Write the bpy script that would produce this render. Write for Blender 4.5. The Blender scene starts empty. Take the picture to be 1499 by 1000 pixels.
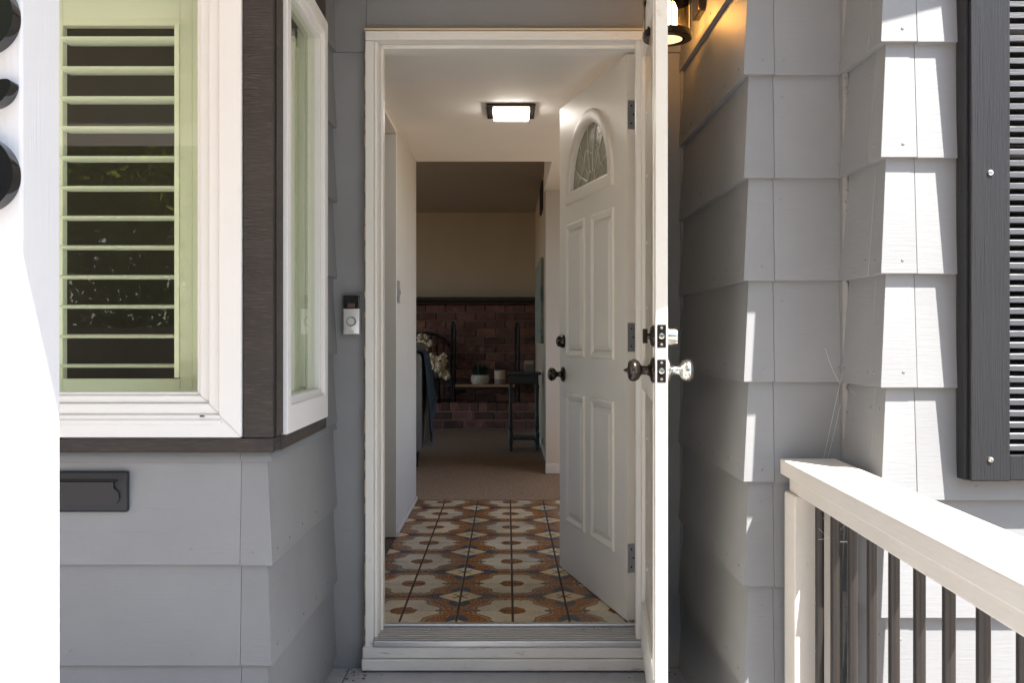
import bpy, bmesh, math, random
from mathutils import Vector, Matrix
random.seed(7)
R = math.radians
C = bpy.context.scene.collection
sc = bpy.context.scene

# ------------------------------------------------------------------ camera, sky, sun, exposure
ZC = 1.016                      # camera height above the hall floor
cam_d = bpy.data.cameras.new('camera'); cam = bpy.data.objects.new('camera', cam_d); C.objects.link(cam)
cam.location = (0, 0, ZC); cam.rotation_euler = (R(90), 0, 0)
cam_d.sensor_width = 36; cam_d.lens = 36 * 1450 / 1499
cam_d.shift_x = 7.5 / 1499; cam_d.shift_y = -5 / 1499
cam_d.clip_end = 500; cam_d.clip_start = 0.05
sc.camera = cam

SUN = Vector((0.83, -1.0, 2.1)).normalized()
w = bpy.data.worlds.new('World'); sc.world = w; w.use_nodes = True
nt = w.node_tree; bg = nt.nodes['Background']
sky = nt.nodes.new('ShaderNodeTexSky'); sky.sky_type = 'NISHITA'; sky.sun_disc = False
sky.sun_elevation = math.asin(SUN.z); sky.sun_rotation = math.atan2(SUN.x, SUN.y)
nt.links.new(sky.outputs[0], bg.inputs[0]); bg.inputs[1].default_value = 0.095
sd = bpy.data.lights.new('sun', 'SUN'); sd.energy = 4.1; sd.angle = R(0.5); sd.color = (1, .965, .91)
so = bpy.data.objects.new('sun', sd); C.objects.link(so)
so.rotation_euler = SUN.to_track_quat('Z', 'Y').to_euler(); so.location = (5, -6, 12)
vs = sc.view_settings
sc.display_settings.display_device = 'sRGB'
vs.view_transform = 'Standard'; vs.look = 'None'; vs.gamma = 1; vs.use_curve_mapping = False
vs.exposure = 2.08
cy = sc.cycles
cy.max_bounces = 10; cy.diffuse_bounces = 9; cy.glossy_bounces = 4; cy.transparent_max_bounces = 12
cy.use_denoising = True; cy.caustics_reflective = False; cy.caustics_refractive = False
cy.sample_clamp_indirect = 6

# ------------------------------------------------------------------ materials
class N:
    """small helper to write node maths as expressions"""
    def __init__(s, t, sock): s.t = t; s.s = sock
    def _op(s, op, *a, clamp=False):
        n = s.t.nodes.new('ShaderNodeMath'); n.operation = op; n.use_clamp = clamp
        for i, v in enumerate((s,) + a):
            if isinstance(v, N): s.t.links.new(v.s, n.inputs[i])
            else: n.inputs[i].default_value = v
        return N(s.t, n.outputs[0])
    def __add__(s, o): return s._op('ADD', o)
    def __sub__(s, o): return s._op('SUBTRACT', o)
    def __mul__(s, o): return s._op('MULTIPLY', o)
    def __truediv__(s, o): return s._op('DIVIDE', o)
    def abs(s): return s._op('ABSOLUTE')
    def mn(s, o): return s._op('MINIMUM', o)
    def mx(s, o): return s._op('MAXIMUM', o)
    def lt(s, o): return s._op('LESS_THAN', o)
    def gt(s, o): return s._op('GREATER_THAN', o)
    def fold(s, p): return s._op('PINGPONG', p)
    def sqrt(s): return s._op('SQRT')

def newmat(name):
    m = bpy.data.materials.new(name); m.use_nodes = True
    return m, m.node_tree, m.node_tree.nodes['Principled BSDF']

def mixc(t, fac, a, b, blend='MIX'):
    n = t.nodes.new('ShaderNodeMix'); n.data_type = 'RGBA'; n.blend_type = blend
    for sock, v in ((n.inputs[0], fac), (n.inputs[6], a), (n.inputs[7], b)):
        if isinstance(v, N): t.links.new(v.s, sock)
        elif isinstance(v, bpy.types.NodeSocket): t.links.new(v, sock)
        elif isinstance(v, (int, float)): sock.default_value = v
        else: sock.default_value = (*v, 1)
    return n.outputs[2]

def coords(t, stretch=(1, 1, 1), rnd=True):
    tc = t.nodes.new('ShaderNodeTexCoord'); mp = t.nodes.new('ShaderNodeMapping')
    mp.inputs['Scale'].default_value = stretch
    t.links.new(tc.outputs['Object'], mp.inputs[0])
    if rnd:
        oi = t.nodes.new('ShaderNodeObjectInfo'); v = t.nodes.new('ShaderNodeVectorMath'); v.operation = 'SCALE'
        v.inputs[0].default_value = (37, 17, 53); t.links.new(oi.outputs['Random'], v.inputs['Scale'])
        t.links.new(v.outputs[0], mp.inputs['Location'])
    return mp.outputs[0]

def noise(t, vec, scale, detail=4, rough=.55):
    n = t.nodes.new('ShaderNodeTexNoise'); n.inputs['Scale'].default_value = scale
    n.inputs['Detail'].default_value = detail; n.inputs['Roughness'].default_value = rough
    if vec is not None: t.links.new(vec, n.inputs['Vector'])
    return N(t, n.outputs[0])

def ramp(t, x, lo, hi):
    n = t.nodes.new('ShaderNodeMapRange'); n.inputs[1].default_value = lo; n.inputs[2].default_value = hi
    t.links.new(x.s, n.inputs[0]); return N(t, n.outputs[0])

def paint(name, col, rough=.5, metal=0, var=.06, vscale=3, bump=.15, bscale=60, stretch=(1, 1, 1), dirt=None, dscale=6, dlo=.58, dhi=.75, spec=.5, rndcol=0, bdist=.002):
    """a base colour with slight unevenness, optional wear of a second colour, and fine relief"""
    m, t, b = newmat(name)
    base = coords(t); v = noise(t, base, vscale, 5)
    c = mixc(t, ramp(t, v, .3, .7), tuple(x * (1 - var) for x in col), tuple(min(1, x * (1 + var)) for x in col))
    if rndcol:
        oi = t.nodes.new('ShaderNodeObjectInfo'); r = N(t, oi.outputs['Random'])
        hv = t.nodes.new('ShaderNodeHueSaturation'); t.links.new(c, hv.inputs['Color'])
        t.links.new((r * (2 * rndcol) + (1 - rndcol)).s, hv.inputs['Value']); c = hv.outputs[0]
    if dirt:
        d = noise(t, coords(t, stretch), dscale, 6, .65)
        c = mixc(t, ramp(t, d, dlo, dhi), c, dirt)
    t.links.new(c, b.inputs['Base Color'])
    b.inputs['Roughness'].default_value = rough; b.inputs['Metallic'].default_value = metal
    b.inputs['Specular IOR Level'].default_value = spec
    if bump:
        g = noise(t, coords(t, stretch), bscale, 5, .6)
        bp = t.nodes.new('ShaderNodeBump'); bp.inputs['Strength'].default_value = bump; bp.inputs['Distance'].default_value = bdist
        t.links.new(g.s, bp.inputs['Height']); t.links.new(bp.outputs[0], b.inputs['Normal'])
    return m

def emis(name, col, strength):
    m, t, b = newmat(name)
    b.inputs['Base Color'].default_value = (*col, 1); b.inputs['Emission Color'].default_value = (*col, 1)
    b.inputs['Emission Strength'].default_value = strength
    return m

def glass(name, tint, ior=1.5, rough=0.0, bump=0, bscale=30):
    m, t, b = newmat(name); t.nodes.remove(b)
    out = t.nodes['Material Output']
    tr = t.nodes.new('ShaderNodeBsdfTransparent'); tr.inputs[0].default_value = (*tint, 1)
    gl = t.nodes.new('ShaderNodeBsdfGlossy'); gl.inputs['Roughness'].default_value = rough
    fr = t.nodes.new('ShaderNodeFresnel'); fr.inputs[0].default_value = ior
    mx = t.nodes.new('ShaderNodeMixShader')
    ge = t.nodes.new('ShaderNodeNewGeometry')
    t.links.new((N(t, fr.outputs[0]) * (N(t, ge.outputs['Backfacing']) * -1.0 + 1.0)).s, mx.inputs[0]); t.links.new(tr.outputs[0], mx.inputs[1]); t.links.new(gl.outputs[0], mx.inputs[2])
    t.links.new(mx.outputs[0], out.inputs[0])
    if bump:
        g = noise(t, coords(t), bscale, 3)
        bp = t.nodes.new('ShaderNodeBump'); bp.inputs['Strength'].default_value = bump; bp.inputs['Distance'].default_value = .003
        t.links.new(g.s, bp.inputs['Height']); t.links.new(bp.outputs[0], gl.inputs['Normal']); t.links.new(bp.outputs[0], fr.inputs['Normal'])
    return m

TX0, TY0, TP = .0214, 3.687, .2035
def tile_material():
    m, t, b = newmat('patterned_tile')
    geo = t.nodes.new('ShaderNodeNewGeometry'); sp = t.nodes.new('ShaderNodeSeparateXYZ')
    t.links.new(geo.outputs['Position'], sp.inputs[0])
    X, Y = N(t, sp.outputs[0]), N(t, sp.outputs[1])
    wob = (noise(t, geo.outputs['Position'], 48, 3) - .5) * .036
    a = (X - TX0).fold(TP); c = (Y - TY0).fold(TP)
    aw, cw = a + wob, c + wob * -1.0
    lobe = (aw / .080).mx(cw / .150).mx((aw + cw) / .212).mn((aw / .134).mx(cw / .092).mx((aw + cw) / .172))
    r = (a * a + c * c).sqrt()
    da, dc = a * -1.0 + TP, c * -1.0 + TP
    dia = da + dc
    fine = noise(t, geo.outputs['Position'], 95, 3, .75)
    fine2 = noise(t, geo.outputs['Position'], 70, 4, .7)
    rust = mixc(t, ramp(t, fine, .44, .56), (.085, .038, .018), (.43, .185, .07))
    rust = mixc(t, ramp(t, fine2, .57, .63), rust, (.07, .038, .025))
    rust = mixc(t, ramp(t, fine, .60, .66), rust, (.55, .38, .22))
    cream = mixc(t, ramp(t, fine2, .35, .7), (.60, .53, .40), (.46, .385, .27))
    col = rust
    blue = (da.lt(.145)) * (da.gt(.07)) * dc.lt(.040 + 0.0) * ((da * .55 + dc).lt(.095)) * dc.gt(.004)
    blue2 = (dc.lt(.145)) * (dc.gt(.07)) * da.lt(.040) * ((dc * .55 + da).lt(.095)) * da.gt(.004)
    col = mixc(t, blue.mx(blue2), col, (.035, .055, .085))
    col = mixc(t, dia.lt(.094), col, (.10, .055, .03))
    col = mixc(t, dia.lt(.087), col, (.60, .49, .31))
    rd = (da * da + dc * dc).sqrt()
    leaf = (((da - dc).abs().lt(.007)) * rd.lt(.042)).mx(rd.lt(.008))
    col = mixc(t, leaf, col, (.13, .08, .05))
    col = mixc(t, lobe.lt(1.13), col, (.40, .26, .13))
    col = mixc(t, lobe.lt(1.06), col, (.10, .055, .03))
    col = mixc(t, lobe.lt(1.0), col, cream)
    pod = (((a - .138) / .021) * ((a - .138) / .021) + (c / .016) * (c / .016)).lt(1.0)
    col = mixc(t, pod, col, (.17, .12, .07))
    col = mixc(t, (r + wob * .8).lt(.05), col, mixc(t, ramp(t, fine, .42, .58), (.10, .04, .018), (.30, .12, .04)))
    dirt = noise(t, geo.outputs['Position'], 4, 5)
    col = mixc(t, ramp(t, dirt, .4, .75) * .5, col, (.17, .12, .08))
    oi = t.nodes.new('ShaderNodeObjectInfo'); hv = t.nodes.new('ShaderNodeHueSaturation'); t.links.new(col, hv.inputs['Color'])
    t.links.new((N(t, oi.outputs['Random']) * .22 + .92).s, hv.inputs['Value']); t.links.new((N(t, oi.outputs['Random']) * .2 + .95).s, hv.inputs['Saturation'])
    t.links.new(hv.outputs[0], b.inputs['Base Color'])
    b.inputs['Roughness'].default_value = .42; b.inputs['Specular IOR Level'].default_value = .35
    bp = t.nodes.new('ShaderNodeBump'); bp.inputs['Strength'].default_value = .12; bp.inputs['Distance'].default_value = .002
    t.links.new(fine2.s, bp.inputs['Height']); t.links.new(bp.outputs[0], b.inputs['Normal'])
    return m

M = {}
M['siding'] = paint('grey_siding_paint', (.248, .250, .254), .48, rndcol=.05, var=.08, vscale=2.2, bump=.3, bscale=7, stretch=(2, 2, 26), dirt=(.22, .21, .20), dscale=3, dlo=.62, dhi=.85)
M['caulk'] = paint('grey_caulk', (.24, .235, .23), .55, bump=.8, bscale=60)
M['nail'] = paint('painted_nail', (.30, .30, .305), .4)
M['brown'] = paint('dark_brown_stain', (.031, .024, .020), .55, var=.25, vscale=8, bump=.9, bscale=9, stretch=(3, 3, 30), bdist=.004, dirt=(.075, .055, .042), dscale=8, dlo=.52, dhi=.7)
M['vinyl'] = paint('white_vinyl', (.80, .785, .76), .5, var=.015, bump=.04)
M['white'] = paint('white_trim_paint', (.80, .775, .72), .4, var=.03, bump=.2, bscale=10, stretch=(18, 18, 1.5), dirt=(.55, .49, .38), dscale=4, dlo=.66, dhi=.85)
M['post'] = paint('white_post_paint', (.74, .73, .72), .4, var=.02, bump=.35, bscale=8, stretch=(26, 26, 1))
M['rail'] = paint('cream_rail_paint', (.66, .61, .535), .5, var=.04, bump=.35, bscale=14, stretch=(8, 1.2, 8), dirt=(.55, .49, .42), dscale=7, dlo=.6, dhi=.8)
M['sill'] = paint('worn_grey_sill', (.70, .67, .63), .6, var=.08, bump=.4, bscale=20, stretch=(1, 6, 6), dirt=(.24, .20, .16), dscale=11, dlo=.6, dhi=.76)
M['porch'] = paint('blue_grey_porch_paint', (.40, .405, .425), .5, var=.1, bump=.3, bscale=14, dirt=(.2, .2, .22), dscale=5, dlo=.6, dhi=.75)
M['door'] = paint('door_paint', (.74, .685, .595), .42, var=.03, bump=.14, bscale=9, stretch=(14, 14, 1.2), dirt=(.55, .49, .40), dscale=5, dlo=.66, dhi=.9)
M['screen'] = paint('screen_door_paint', (.76, .735, .67), .38, var=.03, bump=.1, dirt=(.5, .42, .3), dscale=9, dlo=.62, dhi=.8)
M['alu'] = paint('brushed_aluminium', (.55, .54, .54), .38, metal=.85, var=.08, bump=.12, bscale=30, stretch=(1, 12, 12), dirt=(.2, .18, .16), dscale=10, dlo=.6, dhi=.8)
M['steel'] = paint('satin_nickel', (.62, .61, .58), .24, metal=1, var=.05, bump=0)
M['zinc'] = paint('dull_hinge_steel', (.33, .34, .34), .45, metal=.8, var=.1, bump=.1)
M['bronze'] = paint('oil_rubbed_bronze', (.045, .036, .030), .22, metal=.75, var=.2, bump=0)
M['blackmetal'] = paint('black_metal', (.020, .019, .018), .38, metal=.3, var=.1, bump=.05)
M['baluster'] = paint('dark_bronze_baluster', (.040, .034, .030), .33, metal=.4, var=.1, bump=.05)
M['ironwork'] = paint('black_iron', (.008, .008, .009), .6, var=.1, bump=.1)
M['slotmetal'] = paint('dark_slot_metal', (.020, .020, .023), .45, metal=.2, var=.1, bump=.1)
M['shutter'] = paint('charcoal_shutter_vinyl', (.022, .022, .024), .5, spec=.3, var=.06, bump=.8, bscale=7, stretch=(45, 45, 1.5), bdist=.004)
M['slatdark'] = paint('charcoal_shutter_louver', (.050, .050, .053), .36, var=.06, bump=.3, bscale=10, stretch=(2, 30, 30))
M['wallpaint'] = paint('hall_wall_paint', (.54, .515, .465), .6, var=.02, bump=.12, bscale=90)
M['ceilpaint'] = paint('hall_ceiling_paint', (.80, .785, .735), .7, var=.02, bump=.2, bscale=70)
M['livpaint'] = paint('living_room_paint', (.50, .42, .31), .7, var=.03, bump=.1, bscale=60)
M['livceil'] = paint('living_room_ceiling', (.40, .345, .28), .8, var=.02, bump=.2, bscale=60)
M['trimin'] = paint('interior_white_trim', (.74, .715, .665), .4, var=.02, bump=.05)
M['carpet'] = paint('brown_carpet', (.28, .18, .105), .95, var=.3, vscale=55, bump=1, bscale=110, bdist=.006, dirt=(.19, .115, .065), dscale=38, dlo=.5, dhi=.7)
M['grout'] = paint('dark_grout', (.075, .048, .03), .8, var=.2, bump=.3)
M['tile'] = tile_material()
M['brick'] = paint('old_brick', (.18, .082, .062), .85, var=.3, vscale=9, bump=.9, bscale=40, bdist=.006, dirt=(.40, .29, .25), dscale=9, dlo=.60, dhi=.85, rndcol=.45)
M['mortar'] = paint('mortar', (.33, .28, .25), .9, var=.2, bump=.8, bscale=80)
M['mantel'] = paint('dark_mantel_wood', (.025, .014, .011), .4, var=.3, bump=.2, bscale=9, stretch=(1, 12, 12))
M['shelfwood'] = paint('oak_shelf', (.42, .25, .13), .5, var=.2, bump=.2, bscale=9, stretch=(1, 12, 12))
M['tablepaint'] = paint('blue_grey_table_paint', (.055, .075, .078), .5, var=.15, bump=.1, dirt=(.10, .10, .09), dscale=12, dlo=.6, dhi=.8)
M['ceramic'] = paint('pale_ceramic', (.55, .49, .42), .5, var=.1, bump=.2)
M['wax'] = paint('ivory_wax', (.62, .50, .34), .45, var=.05, bump=.05)
M['potbase'] = paint('grey_stoneware', (.26, .22, .19), .6, var=.1, bump=.1)
M['leafdark'] = paint('dark_green_leaf', (.015, .045, .022), .5, var=.3, bump=0)
M['petal'] = paint('ivory_petal', (.74, .66, .46), .6, var=.12, vscale=20, bump=.1)
M['stem'] = paint('green_stem', (.04, .07, .03), .6)
M['darkglass'] = paint('dark_vase', (.012, .014, .018), .15, var=.1, bump=0)
M['throw'] = paint('blue_knit', (.10, .15, .21), .95, var=.2, vscale=20, bump=1, bscale=130, bdist=.008, dirt=(.19, .24, .29), dscale=70, dlo=.5, dhi=.7)
M['uphol'] = paint('grey_upholstery', (.2, .19, .18), .9, var=.1, bump=.4, bscale=120)
M['canvas'] = paint('green_grey_canvas', (.26, .29, .24), .8, var=.25, vscale=8, bump=.2, dirt=(.10, .15, .17), dscale=6, dlo=.5, dhi=.65)
M['shutin'] = paint('white_plantation_shutter', (.86, .86, .82), .4, var=.015, bump=.03)
M['pane'] = glass('green_tinted_glass', (.972, 1.0, .918), 1.85)
M['clear'] = glass('seeded_lantern_glass', (.95, .88, .70), 1.45, .04, .6, 60)
M['fan'] = paint('frosted_fan_glass', (.30, .295, .225), .22, var=.12, vscale=25, bump=.8, bscale=45, bdist=.004)
M['came'] = paint('pale_came', (.52, .51, .42), .35, bump=0)
M['lens'] = paint('lens_plastic', (.10, .06, .055), .12, bump=0)
M['glossblack'] = paint('glossy_black_plastic', (.012, .012, .013), .12, bump=0, var=.05)
M['silverplastic'] = paint('silver_plastic', (.66, .66, .66), .33, metal=.35, var=.02, bump=0)
M['lampglow'] = emis('lit_lamp_shade', (1, .94, .86), 5.5)
M['bulb'] = emis('warm_bulb', (1, .56, .20), 13)
M['lensglow'] = emis('warm_lantern_lens', (1, .62, .24), .55)
M['roof'] = paint('soffit_paint', (.70, .66, .60), .7, var=.05, bump=.1)
M['fascia'] = paint('fascia_paint', (.62, .55, .50), .6, var=.05, bump=.1)
M['concrete'] = paint('concrete', (.52, .51, .50), .85, var=.12, vscale=1.2, bump=.4, bscale=50)
M['tan'] = paint('warm_bounce_tan', (.56, .43, .31), .85, var=.12, vscale=1.2, bump=.4, bscale=50)  # colour of the paving and wall added to bounce warm light
M['soil'] = paint('dry_garden_bed', (.17, .12, .08), .95, var=.3, vscale=3, bump=.8, bscale=20)
M['gapshade'] = paint('dark_brown_panel', (.11, .09, .075), .6, var=.1, bump=.1)  # dark colour standing in for the dimness between the shutter slats
M['bark'] = paint('bark', (.09, .065, .045), .9, var=.3, bump=.8, bscale=20, stretch=(3, 3, 1))
M['leaf'] = paint('tree_leaf', (.13, .18, .03), .5, var=.5, vscale=1.3, bump=0)
def leaf_material():
    m, t, b = newmat('back_lit_leaf'); out = t.nodes['Material Output']
    v = noise(t, coords(t), 1.3, 3)
    t.links.new(mixc(t, ramp(t, v, .35, .65), (.07, .11, .02), (.14, .18, .035)), b.inputs['Base Color']); b.inputs['Roughness'].default_value = .5
    tl = t.nodes.new('ShaderNodeBsdfTranslucent'); tl.inputs[0].default_value = (.34, .40, .05, 1)
    mx = t.nodes.new('ShaderNodeMixShader'); mx.inputs[0].default_value = .45
    t.links.new(b.outputs[0], mx.inputs[1]); t.links.new(tl.outputs[0], mx.inputs[2]); t.links.new(mx.outputs[0], out.inputs[0])
    return m
M['leaf'] = leaf_material()
M['fence'] = paint('weathered_fence', (.12, .085, .06), .8, var=.2, bump=.5, bscale=8, stretch=(8, 8, 1), rndcol=.2)
M['fibre'] = paint('cobweb_fibre', (.8, .78, .74), .6, bump=0)

# ------------------------------------------------------------------ mesh helpers
class MB:
    def __init__(s): s.b = bmesh.new()
    def box(s, x0, x1, y0, y1, z0, z1, bev=0, seg=2):
        return s.hexa([(x0, y0, z0), (x1, y0, z0), (x1, y1, z0), (x0, y1, z0), (x0, y0, z1), (x1, y0, z1), (x1, y1, z1), (x0, y1, z1)], bev, seg)
    def hexa(s, p, bev=0, seg=2):
        v = [s.b.verts.new(q) for q in p]
        f = [s.b.faces.new([v[i] for i in q]) for q in ((3, 2, 1, 0), (4, 5, 6, 7), (0, 1, 5, 4), (1, 2, 6, 5), (2, 3, 7, 6), (3, 0, 4, 7))]
        if bev:
            es = list({e for q in f for e in q.edges})
            bmesh.ops.bevel(s.b, geom=es, offset=bev, segments=seg, affect='EDGES', profile=.5)
        return s
    def prism(s, pts, h0, h1, fn):
        lo = [s.b.verts.new(fn(a, c, h0)) for a, c in pts]; hi = [s.b.verts.new(fn(a, c, h1)) for a, c in pts]
        s.b.faces.new(lo[::-1]); s.b.faces.new(hi); n = len(pts)
        for i in range(n): s.b.faces.new((lo[i], lo[(i + 1) % n], hi[(i + 1) % n], hi[i]))
        return s
    def rings(s, rings, cap=True, close=False):
        vs_ = [[s.b.verts.new(p) for p in r] for r in rings]; n = len(rings[0])
        m = len(vs_) if close else len(vs_) - 1
        for k in range(m):
            A, B = vs_[k], vs_[(k + 1) % len(vs_)]
            for i in range(n): s.b.faces.new((A[i], A[(i + 1) % n], B[(i + 1) % n], B[i]))
        if cap and not close:
            s.b.faces.new(vs_[0][::-1]); s.b.faces.new(vs_[-1])
        return s
    def tube(s, pts, r, n=8):
        pts = [Vector(p) for p in pts]; rr = r if isinstance(r, (list, tuple)) else [r] * len(pts)
        rings = []
        for i, p in enumerate(pts):
            d = (pts[min(i + 1, len(pts) - 1)] - pts[max(i - 1, 0)]).normalized()
            u = d.cross(Vector((0, 0, 1)));  u = Vector((1, 0, 0)) if u.length < 1e-3 else u.normalized()
            v = d.cross(u)
            rings.append([p + (u * math.cos(2 * math.pi * k / n) + v * math.sin(2 * math.pi * k / n)) * rr[i] for k in range(n)])
        return s.rings(rings)
    def lathe(s, prof, o, axis=(0, 0, 1), n=24):
        ax = Vector(axis).normalized(); u = ax.orthogonal().normalized(); v = ax.cross(u); o = Vector(o)
        return s.rings([[o + ax * h + (u * math.cos(2 * math.pi * k / n) + v * math.sin(2 * math.pi * k / n)) * max(r, 1e-4) for k in range(n)] for r, h in prof])
    def ball(s, c, r, sub=2, sq=(1, 1, 1)):
        bmesh.ops.create_icosphere(s.b, subdivisions=sub, radius=r, matrix=Matrix.Translation(c) @ Matrix.Diagonal((*sq, 1)))
        return s
    def mesh(s, name, off=(0, 0, 0), smooth=None):
        bmesh.ops.recalc_face_normals(s.b, faces=s.b.faces)
        me = bpy.data.meshes.new(name)
        if any(off): bmesh.ops.translate(s.b, verts=s.b.verts, vec=-Vector(off))
        s.b.to_mesh(me); s.b.free()
        if smooth is not None:
            me.polygons.foreach_set('use_smooth', [True] * len(me.polygons))
            me.set_sharp_from_angle(angle=R(smooth))
        return me

def tag(o, label, cat, group=None, kind=None):
    if label: o['label'] = label
    if cat: o['category'] = cat
    if group: o['group'] = group
    if kind: o['kind'] = kind
    return o
def thing(name, label, cat, loc=(0, 0, 0), rz=0, group=None, kind=None):
    o = bpy.data.objects.new(name, None); C.objects.link(o); o.location = loc; o.rotation_euler = (0, 0, rz)
    o.empty_display_size = .05
    return tag(o, label, cat, group, kind or 'thing')
def origin_of(p):
    v = Vector()
    while p is not None: v += p.location; p = p.parent
    return v
def part(parent, name, mb, m, label=None, smooth=None, local=False, kind=None):
    """mb in world coordinates unless local; the new object's own origin sits at its parent's"""
    off = (0, 0, 0) if (local or parent is None) else origin_of(parent)
    me = mb.mesh(name, off, smooth); me.materials.append(M[m])
    o = bpy.data.objects.new(name, me); C.objects.link(o); o.parent = parent
    return tag(o, label, None, None, kind)
def dup(o, parent, loc=None):
    c = o.copy(); C.objects.link(c); c.parent = parent
    if loc is not None: c.location = loc
    return c
def single(name, mb, m, label, cat, loc=(0, 0, 0), group=None, kind=None, smooth=None):
    me = mb.mesh(name, loc, smooth); me.materials.append(M[m])
    o = bpy.data.objects.new(name, me); C.objects.link(o); o.location = loc
    return tag(o, label, cat, group, kind or 'thing')
def struct(name, mb, m, label=None): return single(name, mb, m, label, None, kind='structure')

# ------------------------------------------------------------------ ground and porch
struct('ground', MB().box(-60, 60, -60, 60, -.75, -.55), 'soil', 'dry garden ground around the house')
struct('front_apron', MB().box(.4, 9.0, -8.8, -1.2, -.549, -.50), 'concrete', 'unseen concrete apron spread wide to bounce light to the porch')  # widened out of view to raise the light bounced into the shade
struct('patio', MB().box(-9.0, .395, -8.8, -1.2, -.549, -.502), 'tan', 'tan paved patio added out of view in front of the bay to bounce warm light')  # paving added for its warm bounce onto the bay siding
porch = thing('porch_floor', 'blue grey painted boards of the porch floor', None, (0, 0, -.13), kind='structure')
cuts = [-3.0, -2.1, -1.25, -.546, .478, .828]
for k in range(5):
    part(porch, 'board', MB().box(cuts[k], cuts[k + 1] - .004, -1.2, 3.437, -.17, -.13 - (k % 3) * .0008, .003, 1), 'porch')
part(porch, 'joist_base', MB().box(-3, .825, -1.19, 3.43, -.54, -.172), 'ironwork')

# ------------------------------------------------------------------ lapped siding
def offs(path, d):
    """plan path shifted d to its right with mitred corners"""
    out = []
    P = [Vector(p) for p in path]
    for i, p in enumerate(P):
        ns = []
        if i > 0: e = (P[i] - P[i - 1]).normalized(); ns.append(Vector((e.y, -e.x)))
        if i < len(P) - 1: e = (P[i + 1] - P[i]).normalized(); ns.append(Vector((e.y, -e.x)))
        if len(ns) == 1: q = p + ns[0] * d
        else:
            h = (ns[0] + ns[1]); q = p + h * (d / (1 + ns[0].dot(ns[1])))
        out.append(q)
    return out
def siding(parent, path, levels, seams, t=.018, nails=None):
    """one board object per course and piece; levels = board bottoms from low to high, last = top; seams per segment = distances from its start"""
    P = [Vector(p) for p in path]
    for li in range(len(levels) - 1):
        zb, zt = levels[li], levels[li + 1] + .02
        for i in range(len(P) - 1):
            L = (P[i + 1] - P[i]).length; e = (P[i + 1] - P[i]).normalized(); n = Vector((e.y, -e.x))
            cuts = [0] + list(seams[i]) + [L]
            for k in range(len(cuts) - 1):
                tb = t + random.uniform(-.0012, .0012); z0 = zb + random.uniform(-.0012, .0012)
                ob, ot, ib = offs(path, tb), offs(path, .001), offs(path, -.012)
                def pick(o, c, end):
                    if c <= 0: return o[i]
                    if c >= L: return o[i + 1]
                    d = (o[i] - P[i]).dot(n)
                    return P[i] + e * (c + (.0003 if not end else -.0003)) + n * d
                c0, c1 = cuts[k], cuts[k + 1]
                q = [pick(ob, c0, 0), pick(ob, c1, 1), pick(ib, c1, 1), pick(ib, c0, 0), pick(ot, c0, 0), pick(ot, c1, 1), pick(ib, c1, 1), pick(ib, c0, 0)]
                zz = [z0] * 4 + [zt] * 4
                mb = MB().hexa([(p.x, p.y, z) for p, z in zip(q, zz)], .0013, 2)
                part(parent, 'siding_board', mb, 'siding')
                if nails is not None:
                    w_ = c1 - c0
                    for s_ in ([.5] if w_ < .08 else [.12, .9] if w_ < .4 else [.03, .22, .41, .6, .8, .97]):
                        s_ += random.uniform(-.03, .03); zf = random.choice((.12, .14, .8)) if w_ < .4 else random.choice((.12, .15))
                        zn = z0 + (levels[li + 1] - z0) * zf
                        dd = tb * (1 - (zn - z0) / (zt - z0)) + .001
                        p = P[i] + e * (c0 + w_ * min(max(s_, .05), .95)) + n * dd
                        nails.lathe([(0, -.001), (.0036, -.001), (.0036, .0006), (.0024, .0011), (0, .0011)], (p.x, p.y, zn), (n.x, n.y, 0), 8)

# bay on the left
BX, BY = -.62, 2.56
bay = thing('bay_wall', 'grey lapped siding wall under the big white bay window', 'wall', (-1.2, 2.7, -.13))
nl = MB()
lowL = [-.35, -.088, .172, .432, .700]
siding(bay, [(-3.2, BY), (BX, BY), (BX + .012, 3.445)], lowL, [[2.515], []], nails=nl)
siding(bay, [(-3.2, BY), (BX, BY), (BX + .012, 3.445)], [.700, .722], [[2.515], []], t=.020)
siding(bay, [(BX, 3.20), (BX + .012, 3.445)], [.722, .962, 1.225, 1.487, 1.747, 2.009, 2.27, 2.5], [[]])
part(bay, 'nail_head', nl, 'siding', kind='stuff', smooth=40)
part(bay, 'wall_core', MB().box(-3.2, BX - .05, BY + .013, BY + .10, -.5, .69), 'siding')
part(bay, 'side_core', MB().box(BX - .10, BX - .013, BY + .105, 3.44, -.5, .69), 'siding')
part(bay, 'upper_core', MB().box(-3.2, BX - .013, BY + .013, 3.44, 2.11, 2.5), 'siding')
part(bay, 'corner_board', MB().box(-.672, -.595, 2.520, 2.62, .762, 2.30, .003), 'brown', 'rough sawn dark brown corner board')
part(bay, 'corner_strip', MB().box(-.594, -.5915, 2.545, 2.62, .763, 2.30, .001, 1), 'brown')
part(bay, 'sill_board', MB().box(-3.2, -.594, 2.519, 2.60, .724, .761, .003), 'brown')
part(bay, 'side_sill_board', MB().box(-.66, -.590, 2.602, 3.24, .722, .758, .003), 'brown')
part(bay, 'header_board', MB().box(-.66, -.592, 2.622, 3.24, 2.043, 2.12, .003), 'brown')
part(bay, 'side_jamb_core', MB().box(-.70, -.634, 3.205, 3.44, .69, 2.12), 'siding')

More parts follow.
